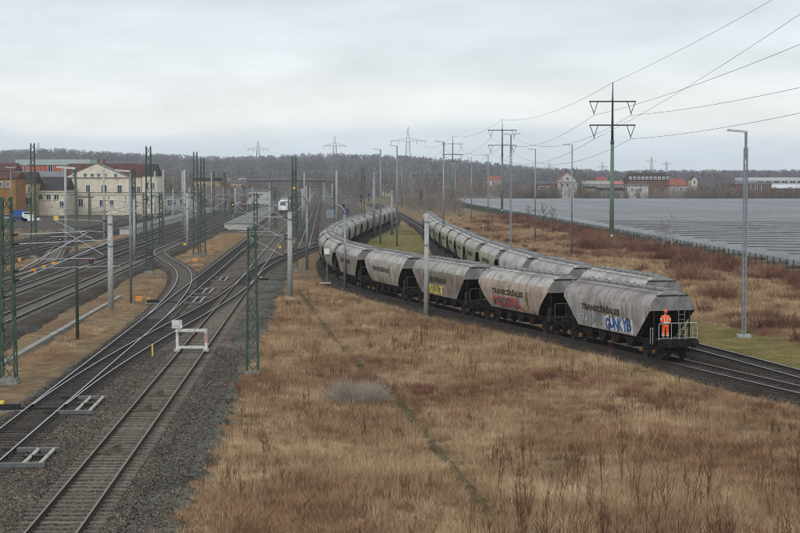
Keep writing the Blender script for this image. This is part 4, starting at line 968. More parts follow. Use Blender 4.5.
house('grey_roof_shed', 'wide grey roofed shed in front of the long red hall', 520, 9, 67, 171.2, 177, M_plg, M_roofgrey, 16, 'x', [(40, 178.5, 1.5, .8), (60, 178.5, 1.5, .8)], cat='shed')
house('red_tiled_house', 'house with old red tiles at the far left behind the brown building', 560, -8, 14.5, 163, 171, M_brick, M_roofr, 12, 'x', [(3, 175, 1, 1.4), (10, 175, 1, 1.4)])
house('yellow_station_hut', 'yellow plastered building behind the twin lattice masts', 680, 193.5, 219, 178.5, 181, M_ochre, M_roofd, 12, 'flat', [(198, 186, 1.4, 2), (205, 186, 1.4, 2), (213, 186, 1.4, 2)], cat='building')
house('ochre_depot', 'ochre building below the right end of the road bridge', 690, 231, 246, 180.5, 183, M_ochre, M_roofgrey, 12, 'flat', [(235, 187, 1.4, 2), (242, 187, 1.4, 2)], cat='building')
house('white_depot', 'white flat roofed depot building behind the platform signals', 650, 236, 268, 190, 191.5, M_plw, M_roofgrey, 12, 'flat', [(242, 196, 1.4, 1.5), (250, 196, 1.4, 1.5), (258, 196, 1.4, 1.5)], cat='building')
house('far_white_hall', 'white hall with shallow roof below the wooded hill', 900, 216, 245, 178.5, 181.5, M_plw, M_roofg, 18, 'x', [(225, 184, 2, 1.5), (235, 184, 2, 1.5)], cat='hall')
house('yard_shed', 'grey shed behind the tall masts left of the platform', 520, 152, 196, 195.5, 198, M_plg, M_roofgrey, 8, 'flat', [(160, 203, 3, 2), (172, 203, 3, 2), (184, 203, 3, 2)], cat='shed')
def bridge():
    y = 730; x0, x1 = xpx(242, y), xpx(326, y); z = hpx(181, y)
    r = thing('road_bridge', 'dark road bridge spanning the tracks below the wooded hill', 'bridge', (0, y, 0))
    MB().box(((x0+x1)/2, 0, z), (x1-x0, 8, .6)).build('deck', M_roofd, r); MB().box(((x0+x1)/2, -4.3, z+.65), (x1-x0, .12, .7)).build('parapet', M_roofgrey, r)
    for f in (.02, .34, .66, .98): MB().box((x0+(x1-x0)*f, 0, z/2-1), (1.2, 7, z+.6)).build('pier', M_concd, r)
bridge()
def platform(lab, s0, s1, y0, y1, z=.8):
    r = thing('station_platform', lab, 'platform', (0, 0, 0), 0, 'station platforms'); a, b, c, d = P(s0, y0), P(s1, y0), P(s1, y1), P(s0, y1)
    MB().prism([a, b, c, d], -.6, z-.1).build('kerb_wall', M_plw, r); MB().prism([(a[0]-.15, a[1]-.15), (b[0]+.15, b[1]-.15), (c[0]+.15, c[1]), (d[0]-.15, d[1])], z-.1, z).build('paving', M_stone, r)
platform('pale platform between the main track and the yard tracks', -21.6, -16.2, 332, 520); platform('second pale platform beyond the yard tracks', -39.8, -36.4, 300, 520)
def canopy(lab, px0, px1, y, yy):
    z = hpx(yy, y); r = thing('platform_canopy', lab, 'canopy', (0, y, 0)); X0, X1 = xpx(px0, y), xpx(px1, y); MB().box(((X0+X1)/2, 0, z), (X1-X0, 5, .5)).build('roof', M_roofgrey, r)
    for i in range(5): MB().box((X0+(X1-X0)*(i+.5)/5, 0, z/2), (.25, .25, z)).build('post', M_galv, r)
canopy('grey platform canopy left of the twin masts', 152, 192, 430, 197); canopy('grey platform canopy right of the twin masts', 213, 262, 500, 194.5)
def regional_train():
    y = 470; x = LT1.x_at_y(y); r = thing('regional_train', 'white regional train standing at the platform', 'train', (x, y, 0), .048)
    MB().extr_y([(-1.4, .9), (1.4, .9), (1.48, 2.2), (1.4, 3.3), (.9, 3.95), (-.9, 3.95), (-1.4, 3.3), (-1.48, 2.2)], .8, 46).build('body', M_white, r)
    f = MB(); f.add([(-1.35, .8, .9), (1.35, .8, .9), (1.35, .8, 2.3), (.85, .8, 3.9), (-.85, .8, 3.9), (-1.35, .8, 2.3), (-1.1, -.3, .9), (1.1, -.3, .9), (1.05, -.2, 2.0), (-1.05, -.2, 2.0)], [(6, 7, 8, 9), (9, 8, 3, 4), (8, 2, 3), (9, 4, 5), (7, 1, 2, 8), (6, 9, 5, 0), (6, 0, 1, 7), (0, 5, 4, 3, 2, 1)]); f.build('cab_front', M_white, r)
    MB().add([(-.95, -.12, 2.15), (.95, -.12, 2.15), (.8, .50, 3.35), (-.8, .50, 3.35), (-.95, .0, 2.1), (.95, .0, 2.1), (.8, .62, 3.3), (-.8, .62, 3.3)], [(0,1,2,3), (4,7,6,5), (0,4,5,1), (1,5,6,2), (2,6,7,3), (3,7,4,0)]).build('windscreen', M_glass, r)
    for s in (-1, 1): MB().box((s*.8, -.3, 1.35), (.3, .12, .2)).build('headlight', mat('tail_lamp', (.9, .05, .05), .3, emit=.5), r)
    MB().box((0, .2, .5), (2.2, 1, .5)).build('skirt', M_black, r); MB().box((0, 20, 4.1), (1.6, 30, .3)).build('roof_equipment', M_galv, r)
regional_train()
def car(lab, px, py, col, van=False, rz=0):
    x, y = place(px, py); r = thing('parked_car', lab, 'van' if van else 'car', (x, y, -.45), rz, 'vehicles parked by the station'); h = 1.0 if van else 0
    MB().extr_y([(-2.2, .35), (2.2, .35), (2.2, .85), (1.3, 1.0), (.8, 1.45+h), (-1.9, 1.45+h), (-2.2, .9)], -.85, .85).build('body', col, r); MB().extr_y([(-1.5, 1.0+h), (1.0, 1.0+h), (.7, 1.38+h), (-1.6, 1.38+h)], -.87, .87).build('side_window', M_glass, r)
    for sx in (-1.4, 1.4):
        for sy in (-.8, .8): MB().wheel((sx, sy, .32), .32, .2).build('wheel', M_black, r)
M_cblue = mat('car_blue', (.03, .07, .22), .3, .2)
car('white van parked before the ochre house', 31, 222, M_white, True); car('blue car beside the white van', 19.5, 222, M_cblue); car('blue car before the annex', 43, 211, M_cblue); car('white car before the station porch', 57, 213, M_white); car('grey car at the left end of the station yard', 8, 220, M_galv); car('dark blue car right of the station', 160, 207, M_cblue)
def yardbox(lab, px, py, w, h, m, cat='container'):
    x, y = place(px, py); r = thing('container', lab, cat, (x, y, -.45), 0, 'yard containers'); MB().box((0, 0, h/2), (w, 2.4, h)).build('body', m, r)
    for sx in (-1, 1): MB().box((sx*w/2, -1.2, h/2), (.14, .14, h+.05)).build('corner_post', m, r)
yardbox('blue container left of the white van', 19, 218.5, 3.5, 2.3, M_blue); yardbox('blue container before the annex wall', 44, 208.5, 5, 2.4, M_blue); yardbox('white cabin before the dormer house', 25, 210, 9, 2.5, M_plw); yardbox('bluish site cabins before the dormer house', 24, 213, 8, 2.2, mat('cabin_blue_grey', (.18, .22, .33), .6))
yardbox('blue grey relay cabin by the signals behind the curve', 331, 218, 2.4, 2.2, M_galv); yardbox('dark blue box by the signals behind the curve', 346, 215, 1.6, 2.0, mat('navy', (.03, .045, .09), .6)); yardbox('dark cabin before the left platform canopy', 150+12, 209, 6, 3, M_black)
x, y = place(56, 226); r = thing('yellow_sign', 'yellow square sign board below the station', 'sign', (x, y, -.45)); MB().box((0, 0, 1.8), (1.1, .06, 1.0)).build('board', M_yellow, r); MB().tube((0, .06, 0), (0, .06, 2.2), .05).build('post', M_galv, r)

# right background
D1 = 735
house('brown_shed_row', 'long low brown brick sheds behind the solar field', D1, 537, 556, 182.5, 184, M_brick, M_roofgrey, 10, 'flat', [(541, 188, 1.5, 1.5), (547, 188, 1.5, 1.5)], cat='shed')
house('white_house', 'white house with red roof among bare trees behind the solar field', D1, 557, 577, 172, 182, M_plw, M_roofred, 10, 'y', [(562, 185, 1.1, 1.4), (567, 185, 1.1, 1.4), (572, 185, 1.1, 1.4), (567, 178.5, 1.1, 1.3)], chim=(0,))
house('grey_long_shed', 'long grey shed with pale roof edge beside the white house', D1-6, 583, 612, 181.5, 184.5, M_plg, M_plw, 10, 'flat', [(590, 188, 1.5, 1.5), (597, 188, 1.5, 1.5)], cat='shed')
house('ochre_hut', 'small ochre hut with green door before the long grey shed', D1-12, 585, 596, 187, 188.2, M_ochre, M_roofd, 6, 'flat', [(592, 192, 1, 1)], cat='hut')
house('stone_shed', 'low stone shed behind the near pylon', D1-14, 597, 624, 188.5, 190.5, M_plg, M_roofd, 7, 'flat', [(603, 194, 1, 1), (615, 194, 1, 1)], cat='shed')
house('pink_gable_house', 'house with pinkish red roof left of the dark fir', D1+20, 597, 607, 177, 182, M_plw, M_roofred, 10, 'x', [(602, 184, 1, 1)])
house('pink_roof_shed', 'low shed with pinkish red roof right of the dark fir', D1+20, 612, 627, 181, 184.5, M_plg, mat('roof_pink', (.42, .17, .16), .8), 10, 'x', [(620, 187, 1, 1)], cat='shed')
bb = house('brick_block', 'big brick block with black mansard roof and white dormers', D1+10, 627, 669, 173, 180.5, M_brick, M_roofd, 14, 'x', [(630+i*4.1, y, .9, 1.5) for i in range(10) for y in (183.5, 189)], cat='building', hip=.18, fr=M_ochre, chim=(-.05,))
for i in range(10):
    X = xpx(630.5+i*4.1, D1+10)-xpx(648, D1+10); z = hpx(178.2, D1+10)+.5; d = MB().box((X, 1.2, z), (1.0, 2.6, 1.3)).build('dormer', M_white, bb); MB().box((X, -.13, z), (.6, .06, .8)).build('pane', M_glass, d)
house('white_low_shed', 'low whitish shed in front of the brick block', D1-20, 627, 648, 184.5, 186, M_plw, M_roofgrey, 7, 'flat', [(632, 189.5, 1.2, 1), (640, 189.5, 1.2, 1)], cat='shed')
house('red_roof_house', 'house with bright red roof right of the brick block', D1, 669.5, 687, 178.5, 185.5, M_plg, M_roofred, 10, 'x', [(673, 189, 1, 1.3), (681, 189, 1, 1.3)], hip=.3)
house('cream_far_house', 'small cream house in the trees right of the red roofed house', D1+60, 691, 697, 176.5, 180, M_cream, M_roofd, 8, 'y', [(694, 182.5, 1, 1.2)])
house('dark_hut', 'dark hut with white window among the shrubs', D1-20, 703, 719, 187, 190, M_roofd, M_roofd, 8, 'x', [(710, 192, 1.2, 1)], cat='hut')
house('brick_factory', 'low red brick factory front at the right', D1-10, 735, 771, 183, 184.5, M_brick, M_roofgrey, 14, 'flat', [(752.5, 187, 1.6, 2.4), (759, 187, 1.6, 2.4)], cat='factory')
house('factory_hall', 'long blue grey factory hall at the right edge', D1+30, 748, 830, 178, 180.5, M_hall, mat('roof_silver', (.50, .54, .57), .5), 30, 'flat', [(760+8*i, 182, 3, 1) for i in range(6)], cat='hall')
house('factory_wing', 'brick factory wing with pale roof at the right edge', D1-10, 771.5, 830, 184.3, 188.2, M_brick, mat('roof_white', (.55, .57, .58), .6), 14, 'x', [(780, 190, 1.5, 1.2), (792, 190, 1.5, 1.2)], cat='factory')
house('far_red_house', 'small white house with red roof left of the slim lamp posts', 900, 489, 503, 176, 180.5, M_plw, M_roofred, 10, 'x', [(493, 182.5, 1.2, 1.2), (499, 182.5, 1.2, 1.2)])
house('hill_cream_house', 'cream house in the trees below the wooded hill above the train curve', 980, 381, 391, 180, 184, M_cream, M_roofr, 10, 'x', [(384, 186, 1.4, 1.4), (388, 186, 1.4, 1.4)])

# ------------------------------------------------------------------ solar field
def solar():
    phi = R(16); d = Vector((math.cos(phi), -math.sin(phi))); nrm = Vector((-math.sin(phi), -math.cos(phi)))
    m = mat('solar_glass', (.115, .119, .125), .22, 0, .25, .5, spec=.5, ior=1.55, rand=.2); M_post = mat('solar_post', (.10, .125, .115), .6, .3)
    tilt = R(17); W = 3.6; lo = .8
    def bx(y): return float(np.interp(y, [120, 168, 296, 524, 700], [45.4, 43.5, 38.5, 27.5, 17]))
    y = 158.0; k = 0; pm = MB().tube((0, 0, -.5), (0, 0, 0), .06, n=6)
    while y < 800:
        s = Vector((bx(min(y, 700))+1.5, y)); t0 = 0.0
        if y > 700: t0 = (y-700)/math.sin(phi)
        a = s + d*t0; t1 = t0
        while True:                                     # as far as a view a little wider than the photograph
            q = s + d*t1
            if q.x > .30*q.y + 8 or t1 > 420: break
            t1 += 4
        if t1 - t0 > 5:
            o = a; L = t1-t0
            r = thing('solar_panel_row', 'tilted solar panel row, %s from the front of the solar field' % ORD[k], 'solar panels', (o.x, o.y, -.3), -phi, 'rows of the solar field')
            c, sn = math.cos(tilt), math.sin(tilt)
            mb = MB(); mb.add([(0, 0, lo), (L, 0, lo), (L, W*c, lo+W*sn), (0, W*c, lo+W*sn), (0, 0, lo-.06), (L, 0, lo-.06), (L, W*c, lo+W*sn-.06), (0, W*c, lo+W*sn-.06)], [(0,1,2,3), (4,7,6,5), (0,4,5,1), (1,5,6,2), (2,6,7,3), (3,7,4,0)]); mb.build('panel_table', m, r)
            MB().box((L/2, -.03, lo-.02), (L, .06, .12)).build('front_rail', M_galv, r); MB().box((L/2, W*c+.03, lo+W*sn-.05), (L, .06, .20 if y < 330 else .12 if y < 450 else .07)).build('gap_shade_strip', mat('painted_gap_shade', (.02, .022, .025), .6), r)  # back-edge strip: shade between rows put into dark colour, slimmer on far rows
            if y < 520:
                for i in range(min(7, int(L/3))):
                    MB().box((.4+i*3, .5, lo/2-.1), (.1, .1, lo+.2)).build('post', M_post, r); MB().box((.4+i*3, W*c-.5, (lo+W*sn)/2-.2), (.1, .1, lo+W*sn-.1)).build('post', M_post, r)
            k += 1
        y += 9.8
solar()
def fence():
    r = thing('wire_fence', 'dark green wire fence along the edge of the solar field', 'fence', (0, 0, 0)); m = mat('fence_green', (.035, .055, .045), .6, .2)
    pts = [(45.2, 120), (42.6, 168), (37.4, 296), (26.4, 524), (21, 640)]; p = Path(pts, step=2.5, win=20); pm = MB().box((0, 0, .95), (.09, .09, 2.2)).mesh('post', m); wm = MB()
    for i in range(len(p.p)):
        x, y = p.p[i]
        if i % 1 == 0 and y < 420: link('post', pm, r, (x, y, -.5))
    for z in np.linspace(-.3, 1.5, 10): wm.chain([(x, y, z) for x, y in p.p[::4]], [.014]*len(p.p[::4]), 4)
    for i in range(len(p.p)-1):
        a, b = p.p[i], p.p[i+1]
        for q in range(10): t = q/10; x, y = a[0]+(b[0]-a[0])*t, a[1]+(b[1]-a[1])*t; wm.tube((x, y, -.4), (x, y, 1.5), .012, n=3, cap=False)
    tag(wm.build('wire_mesh', m, r, fix=False), kind='stuff')
fence()

# ------------------------------------------------------------------ vegetation
def veg_mat(name, a, b, rand=.25, wscale=.25, c=None, lo=.4, hi=.6):
    """leaf/stalk colour: drifts slowly across the place and from clump to clump"""
    m = bpy.data.materials.new(name); m.use_nodes = True; nt = m.node_tree; N = nt.nodes.new; L = nt.links.new
    bs = nt.nodes['Principled BSDF']; bs.inputs['Roughness'].default_value = .85; bs.inputs['Specular IOR Level'].default_value = .04
    g = N('ShaderNodeNewGeometry'); oi = N('ShaderNodeObjectInfo'); n = N('ShaderNodeTexNoise'); n.inputs['Scale'].default_value = wscale; n.inputs['Detail'].default_value = 5; n.inputs['Roughness'].default_value = .65; L(g.outputs['Position'], n.inputs['Vector'])
    r = N('ShaderNodeMapRange'); r.inputs[1].default_value = lo; r.inputs[2].default_value = hi; L(n.outputs[0], r.inputs[0])
    x = N('ShaderNodeMix'); x.data_type = 'RGBA'; L(r.outputs[0], x.inputs[0]); x.inputs[6].default_value = (*a, 1); x.inputs[7].default_value = (*b, 1); o = x.outputs[2]
    if c:
        y = N('ShaderNodeMix'); y.data_type = 'RGBA'; gt = N('ShaderNodeMath'); gt.operation = 'GREATER_THAN'; gt.inputs[1].default_value = .82; L(oi.outputs['Random'], gt.inputs[0]); L(gt.outputs[0], y.inputs[0]); L(o, y.inputs[6]); y.inputs[7].default_value = (*c, 1); o = y.outputs[2]
    r2 = N('ShaderNodeMapRange'); r2.inputs[3].default_value = 1-rand; r2.inputs[4].default_value = 1+rand; L(oi.outputs['Random'], r2.inputs[0])
    s = N('ShaderNodeVectorMath'); s.operation = 'SCALE'; L(o, s.inputs[0]); L(r2.outputs[0], s.inputs['Scale']); L(s.outputs[0], bs.inputs['Base Color'])
    return m
M_straw = veg_mat('dry_straw', (.31, .205, .115), (.56, .405, .25), .32, .22, c=(.27, .175, .10))
M_russet = veg_mat('russet_stems', (.20, .105, .06), (.33, .20, .12), .25, .4)
M_green_g = veg_mat('short_grass', (.18, .165, .06), (.32, .26, .12), .25, .5)
M_bramble = veg_mat('bramble_twigs', (.19, .080, .062), (.28, .17, .11), .3, .15)
M_stalk = veg_mat('weed_stalks', (.085, .040, .026), (.15, .085, .052), .3, .3)
M_twigg = veg_mat('grey_twigs', (.27, .235, .20), (.36, .32, .27), .1, .8)
M_wood = veg_mat('bare_wood', (.165, .158, .158), (.24, .225, .22), .25, .004)
M_woodb = veg_mat('bare_wood_brown', (.175, .142, .12), (.275, .23, .195), .25, .02)
M_bark = mat('bark', (.09, .075, .06), .9, 0, .3, 6); M_birch = mat('birch_bark', (.36, .34, .32), .8, 0, .35, 9); M_fir = veg_mat('fir_needles', (.012, .03, .022), (.03, .055, .035), .2, .5)

def blade(mb, p, d, h, w, bend, mi=0):
    """one flat curved blade from p leaning to angle d"""
    dx, dy = math.cos(d), math.sin(d); px, py = -dy*w/2, dx*w/2
    pts = [(0, 0, 1.0), (.5, .22, .85), (1.0, 1.0, .1)]; o = len(mb.v)
    for t, b, ww in pts:
        cx, cy, cz = p[0]+dx*bend*b, p[1]+dy*bend*b, p[2]+h*t*(1-.12*b)
        mb.v += [(cx-px*ww, cy-py*ww, cz), (cx+px*ww, cy+py*ww, cz)]
    mb.f += [(o, o+1, o+3, o+2), (o+2, o+3, o+5, o+4)]; mb.m += [mi, mi]
def tuft(seed, n=30, rad=.24, h=(.28, .62), w=(.010, .020), lean=.55, m=None):
    r = random.Random(seed); mb = MB()
    for i in range(n):
        a = r.uniform(0, 2*PI); q = rad*math.sqrt(r.random()); hh = r.uniform(*h); blade(mb, (q*math.cos(a), q*math.sin(a), -.05), a+r.gauss(0, .9), hh, r.uniform(*w), hh*r.uniform(.1, lean))
    return mb.mesh('tuft', m or M_straw, fix=False)
def weed(seed, h=1.3, n=3, m=None, side=9):
    r = random.Random(seed); mb = MB()
    for i in range(n):
        a = r.uniform(0, 2*PI); b = Vector((r.uniform(-.12, .12), r.uniform(-.12, .12), -.05)); hh = h*r.uniform(.6, 1.1); tip = b + Vector((math.cos(a)*hh*r.uniform(.03, .28), math.sin(a)*hh*r.uniform(.03, .28), hh))
        mb.chain([b, b.lerp(tip, .5)+Vector((r.gauss(0, .02), r.gauss(0, .02), .02)), tip], [.008*max(1, h*.7), .006*max(1, h*.7), .003*max(1, h*.7)], 4)
        for k in range(side):
            t = r.uniform(.35, 1); q = b.lerp(tip, t); aa = r.uniform(0, 2*PI); l = r.uniform(.08, .32)*(1.3-t)*h; mb.tube(q, q+Vector((math.cos(aa)*l*.6, math.sin(aa)*l*.6, l)), .006, .003, n=3, cap=False)
    return mb.mesh('weed', m or M_stalk, fix=False)
def bush(seed, rad=1.1, h=1.1, n=70, m=None, w=.012, up=.5):
    r = random.Random(seed); mb = MB()
    for i in range(n):
        a = r.uniform(0, 2*PI); q = rad*.55*math.sqrt(r.random()); b = Vector((q*math.cos(a), q*math.sin(a), -.05))
        el = r.uniform(up, 1.45); l = h*r.uniform(.55, 1.1); d = Vector((math.cos(a+r.gauss(0, .7))*math.cos(el), math.sin(a+r.gauss(0, .7))*math.cos(el), math.sin(el)))
        mid = b + d*l*.55; tip = b + d*l + Vector((r.gauss(0, .1), r.gauss(0, .1), -l*.08*r.random())); mb.chain([b, mid, tip], [w, w*.75, w*.35], 3)
        for k in range(4):
            t = r.uniform(.3, .95); s = b.lerp(tip, t); aa = r.uniform(0, 2*PI); l2 = l*r.uniform(.15, .35); mb.tube(s, s+Vector((math.cos(aa)*l2*.7, math.sin(aa)*l2*.7, l2*.65)), w*.55, w*.25, n=3, cap=False)
    return mb.mesh('bush', m or M_bramble, fix=False)
def tree_meshes(seed, h=12.0, spread=.36, tw=.05, dens=1.0, trunk_m=None, twig_m=None, trunk=.45, r0=.020, low=.28):
    """bare tree: (trunk+limbs mesh, twig crown mesh)"""
    r = random.Random(seed); T = MB(); C = MB(); top = h*trunk
    pts = [Vector((0, 0, -.3))]; 
    for i in range(1, 7): pts.append(Vector((r.gauss(0, .02)*h*i/6, r.gauss(0, .02)*h*i/6, h*.82*i/6)))
    T.chain(pts, [h*r0*(1-.15*i) for i in range(7)], 6)
    def at(t): i = min(5, int(t*6)); return pts[i].lerp(pts[i+1], t*6-i)
    nl = int(13*dens)
    for i in range(nl):
        t = low + (1-low)*(i+r.random())/nl; b = at(min(t, .999)); a = i*2.4 + r.gauss(0, .4); el = .35 + .75*t + r.gauss(0, .15); l = h*spread*(1.15-.62*t)*r.uniform(.75, 1.15)
        d = Vector((math.cos(a)*math.cos(el), math.sin(a)*math.cos(el), math.sin(el))); m1 = b + d*l*.5; tip = b + d*l + Vector((0, 0, l*.18))
        T.chain([b, m1, tip], [h*.0085*(1.2-t*.6), h*.006*(1.2-t*.6), h*.002], 4)
        for k in range(int(6*dens)):
            u = r.uniform(.25, 1.0); s = b.lerp(m1, u*2) if u < .5 else m1.lerp(tip, u*2-1); aa = a + r.uniform(-1.5, 1.5); e2 = r.uniform(.2, 1.3); l2 = l*r.uniform(.25, .5); d2 = Vector((math.cos(aa)*math.cos(e2), math.sin(aa)*math.cos(e2), math.sin(e2))); tip2 = s + d2*l2
            C.tube(s, tip2, tw*.8, tw*.35, n=3, cap=False)
            for q in range(6):
                v = r.uniform(.2, 1.0); s3 = s.lerp(tip2, v); a3 = r.uniform(0, 2*PI); e3 = r.uniform(.1, 1.4); l3 = l2*r.uniform(.25, .6); tip3 = s3 + Vector((math.cos(a3)*math.cos(e3), math.sin(a3)*math.cos(e3), math.sin(e3)))*l3
                sd = Vector((-math.sin(a3), math.cos(a3), 0))*tw*.5; o = len(C.v); C.v += [tuple(s3-sd), tuple(s3+sd), tuple(tip3)]; C.f.append((o, o+1, o+2)); C.m.append(0)
    return T.mesh('trunk', trunk_m or M_bark, fix=False), C.mesh('crown', twig_m or M_woodb, fix=False)
def joined_tree(seed, **k):
    a, b = tree_meshes(seed, **k); bm = bmesh.new(); bm.from_mesh(a); bm.from_mesh(b); me = bpy.data.meshes.new('tree'); bm.to_mesh(me); bm.free(); me.materials.append(k.get('twig_m') or M_woodb); return me

rv = random.Random(21)
TRAIL = [gp(298, 290, -.5), gp(340, 345, -.5), gp(372, 378, -.5), gp(400, 402, -.5), gp(440, 452, -.5), gp(492, 525, -.5)]
def trail_d(x, y):
    best = 9
    for a, b in zip(TRAIL[:-1], TRAIL[1:]):
        dx, dy = b.x-a.x, b.y-a.y; t = max(0, min(1, ((x-a.x)*dx+(y-a.y)*dy)/(dx*dx+dy*dy))); best = min(best, math.hypot(x-a.x-dx*t, y-a.y-dy*t))
    return best
def vnoise(x, y):
    return math.sin(x*.37+1.3*math.sin(y*.21))*math.sin(y*.29+1.7*math.sin(x*.17+2)) 
def meadow():
    T = [tuft(i, 40, .30, (.2, .46), (.006, .013), .9) for i in range(2)] + [tuft(5+i, 46, .40, (.14, .32), (.008, .015), 1.9) for i in range(3)] + [tuft(10+i, 26, .22, (.35, .7), (.006, .011), .5) for i in range(2)] + [weed(30+i, .7, 4, side=8) for i in range(2)] + [tuft(40+i, 40, .34, (.18, .5), (.007, .014), 1.0, M_russet) for i in range(2)]
    pts = []
    y = 37.0
    while y < 165:
        xl = float(np.interp(y, [45, 65, 85], [-5.5, -5.2, -4.8])) - .0484*y; xr = min(LA.x_at_y(max(56, y)) - 2.0, .275*y + 2)
        dens = 30*(55/max(y, 50))**1.5; dy = .5
        n = int(max(0, xr-xl)*dy*dens)
        for i in range(n):
            x = rv.uniform(xl, xr); yy = y + rv.random()*dy
            e = min(x-xl, xr-x)
            if e < .9 and rv.random() > .25 + .75*e/.9: continue
            td = trail_d(x, yy); k = 1.0
            if td < .45: 
                if rv.random() < (.93 if td < .28 else .6): continue
                k = .5
            v = vnoise(x, yy); ix = rv.randrange(5); q = rv.random(); v2 = vnoise(x*2.3+5, yy*1.1+3); v3 = vnoise(x*.8+9, yy*.55)
            if v2 < -.4 and rv.random() < .55: continue
            if v3 > .25 and rv.random() < .25 + .4*(v3-.25) + (.15 if x > 2 else 0): ix = 9 + rv.randrange(2); q = 1
            if q < .14 + .06*v: ix = 5 + rv.randrange(2)
            elif q < .146 + (.04 if v > .5 else 0): ix = 7 + rv.randrange(2)
            s = rv.uniform(.65, 1.3)*(1+.3*v)*k*(.55 + .45*min(1, e/1.5))*(1 if y < 90 else 1.15)
            pts.append((x, yy, gz(x, yy)-.02, s, rv.uniform(0, 6.28), ix))
        y += dy
    scatter('dry_meadow_grass', pts, T, 'tall dry straw coloured grass covering the meadow left of the train')
    pts = []
    def strip(s0, s1, y0, y1, dens, sc):
        for i in range(int((s1-s0)*(y1-y0)*dens)):
            s = rv.uniform(s0, s1); y = rv.uniform(y0, y1); x, yy = P(s, y)
            if abs(s+18.55) < .35 and 77 < y < 141: continue
            v = vnoise(x*1.7, yy*1.3)
            if v < -.25 and rv.random() < .7: continue
            pts.append((x, yy, -.55, rv.uniform(.5, 1.05)*sc*(1+.3*v), rv.uniform(0, 6.28), rv.randrange(7)))
    strip(-18.3, -15.4, 70, 205, 15, .85); strip(-20.8, -18.8, 70, 135, 6, .6); strip(-20.4, -16.2, 205, 300, 7, .9); strip(-39.5, -37, 150, 300, 3, .9); strip(-66, -54.5, 200, 330, 1.2, 1.2)
    pts = [p for p in pts if abs(p[0]-LSx.x_at_y(min(max(p[1], 117), 260))) > 2.6]
    scatter('dry_strip_grass', pts, T[:7], 'patchy dry grass on the strips between the left tracks')
meadow()
def footpath():
    mb = MB(); p = Path([(a.x, a.y) for a in TRAIL][::-1], step=1.0, win=4); r = random.Random(3)
    for (x, y), (tx, ty) in zip(p.p, p.t):
        for o in (-.24, 0, .24): oo = o*r.uniform(.7, 1.2); mb.v.append((x+ty*oo, y-tx*oo, gz(x, y) + (.035 if o == 0 else .02)))
    for i in range(len(p.p)-1):
        for j in range(2): mb.f.append((i*3+j, i*3+j+1, i*3+j+4, i*3+j+3)); mb.m.append(0)
    tag(mb.build('footpath', mat('trodden_soil', (.05, .04, .022), 1, 0, .3, 1.2, col2=(.12, .095, .045))), kind='structure')
footpath()
def ballast_stones():
    r = random.Random(9); T = []
    for i in range(4):
        bm = bmesh.new(); bmesh.ops.create_icosphere(bm, subdivisions=1, radius=.045)
        for v in bm.verts: v.co *= r.uniform(.6, 1.25)
        me = bpy.data.meshes.new('stone'); bm.to_mesh(me); bm.free(); me.materials.append(mat('stone_grey', (.10, .083, .068), .9, 0, .3, 3, rand=.75) if i else mat('stone_pale', (.20, .175, .15), .9, 0, .3, 3, rand=.5)); T.append(me)
    pts = []
    for i in range(52000):
        y = 37 + 58*r.random()**1.25; s = r.uniform(-14.2, -4.9); x, yy = P(s, y)
        if abs(abs(s+8.04)-.7535) < .10 or abs(abs(s+12.73)-.7535) < .10: continue
        if y > 70 and abs(abs(x-LD.x_at_y(y))-.7535) < .10: continue
        z = -.215 if s < -6 else -.235 - max(0, s+4.9)*.5
        inn = abs(s+8.04) < 1.3 or abs(s+12.73) < 1.3
        pts.append((x, yy, z + (r.uniform(-.02, .0) if inn else r.uniform(-.01, .02)), r.uniform(.4, .95), r.uniform(0, 6.28), r.choice((0, 1, 1, 2, 2, 2, 3, 3, 3))))
    scatter('ballast_stones', pts, T, 'loose broken ballast stones around the near tracks')
ballast_stones()
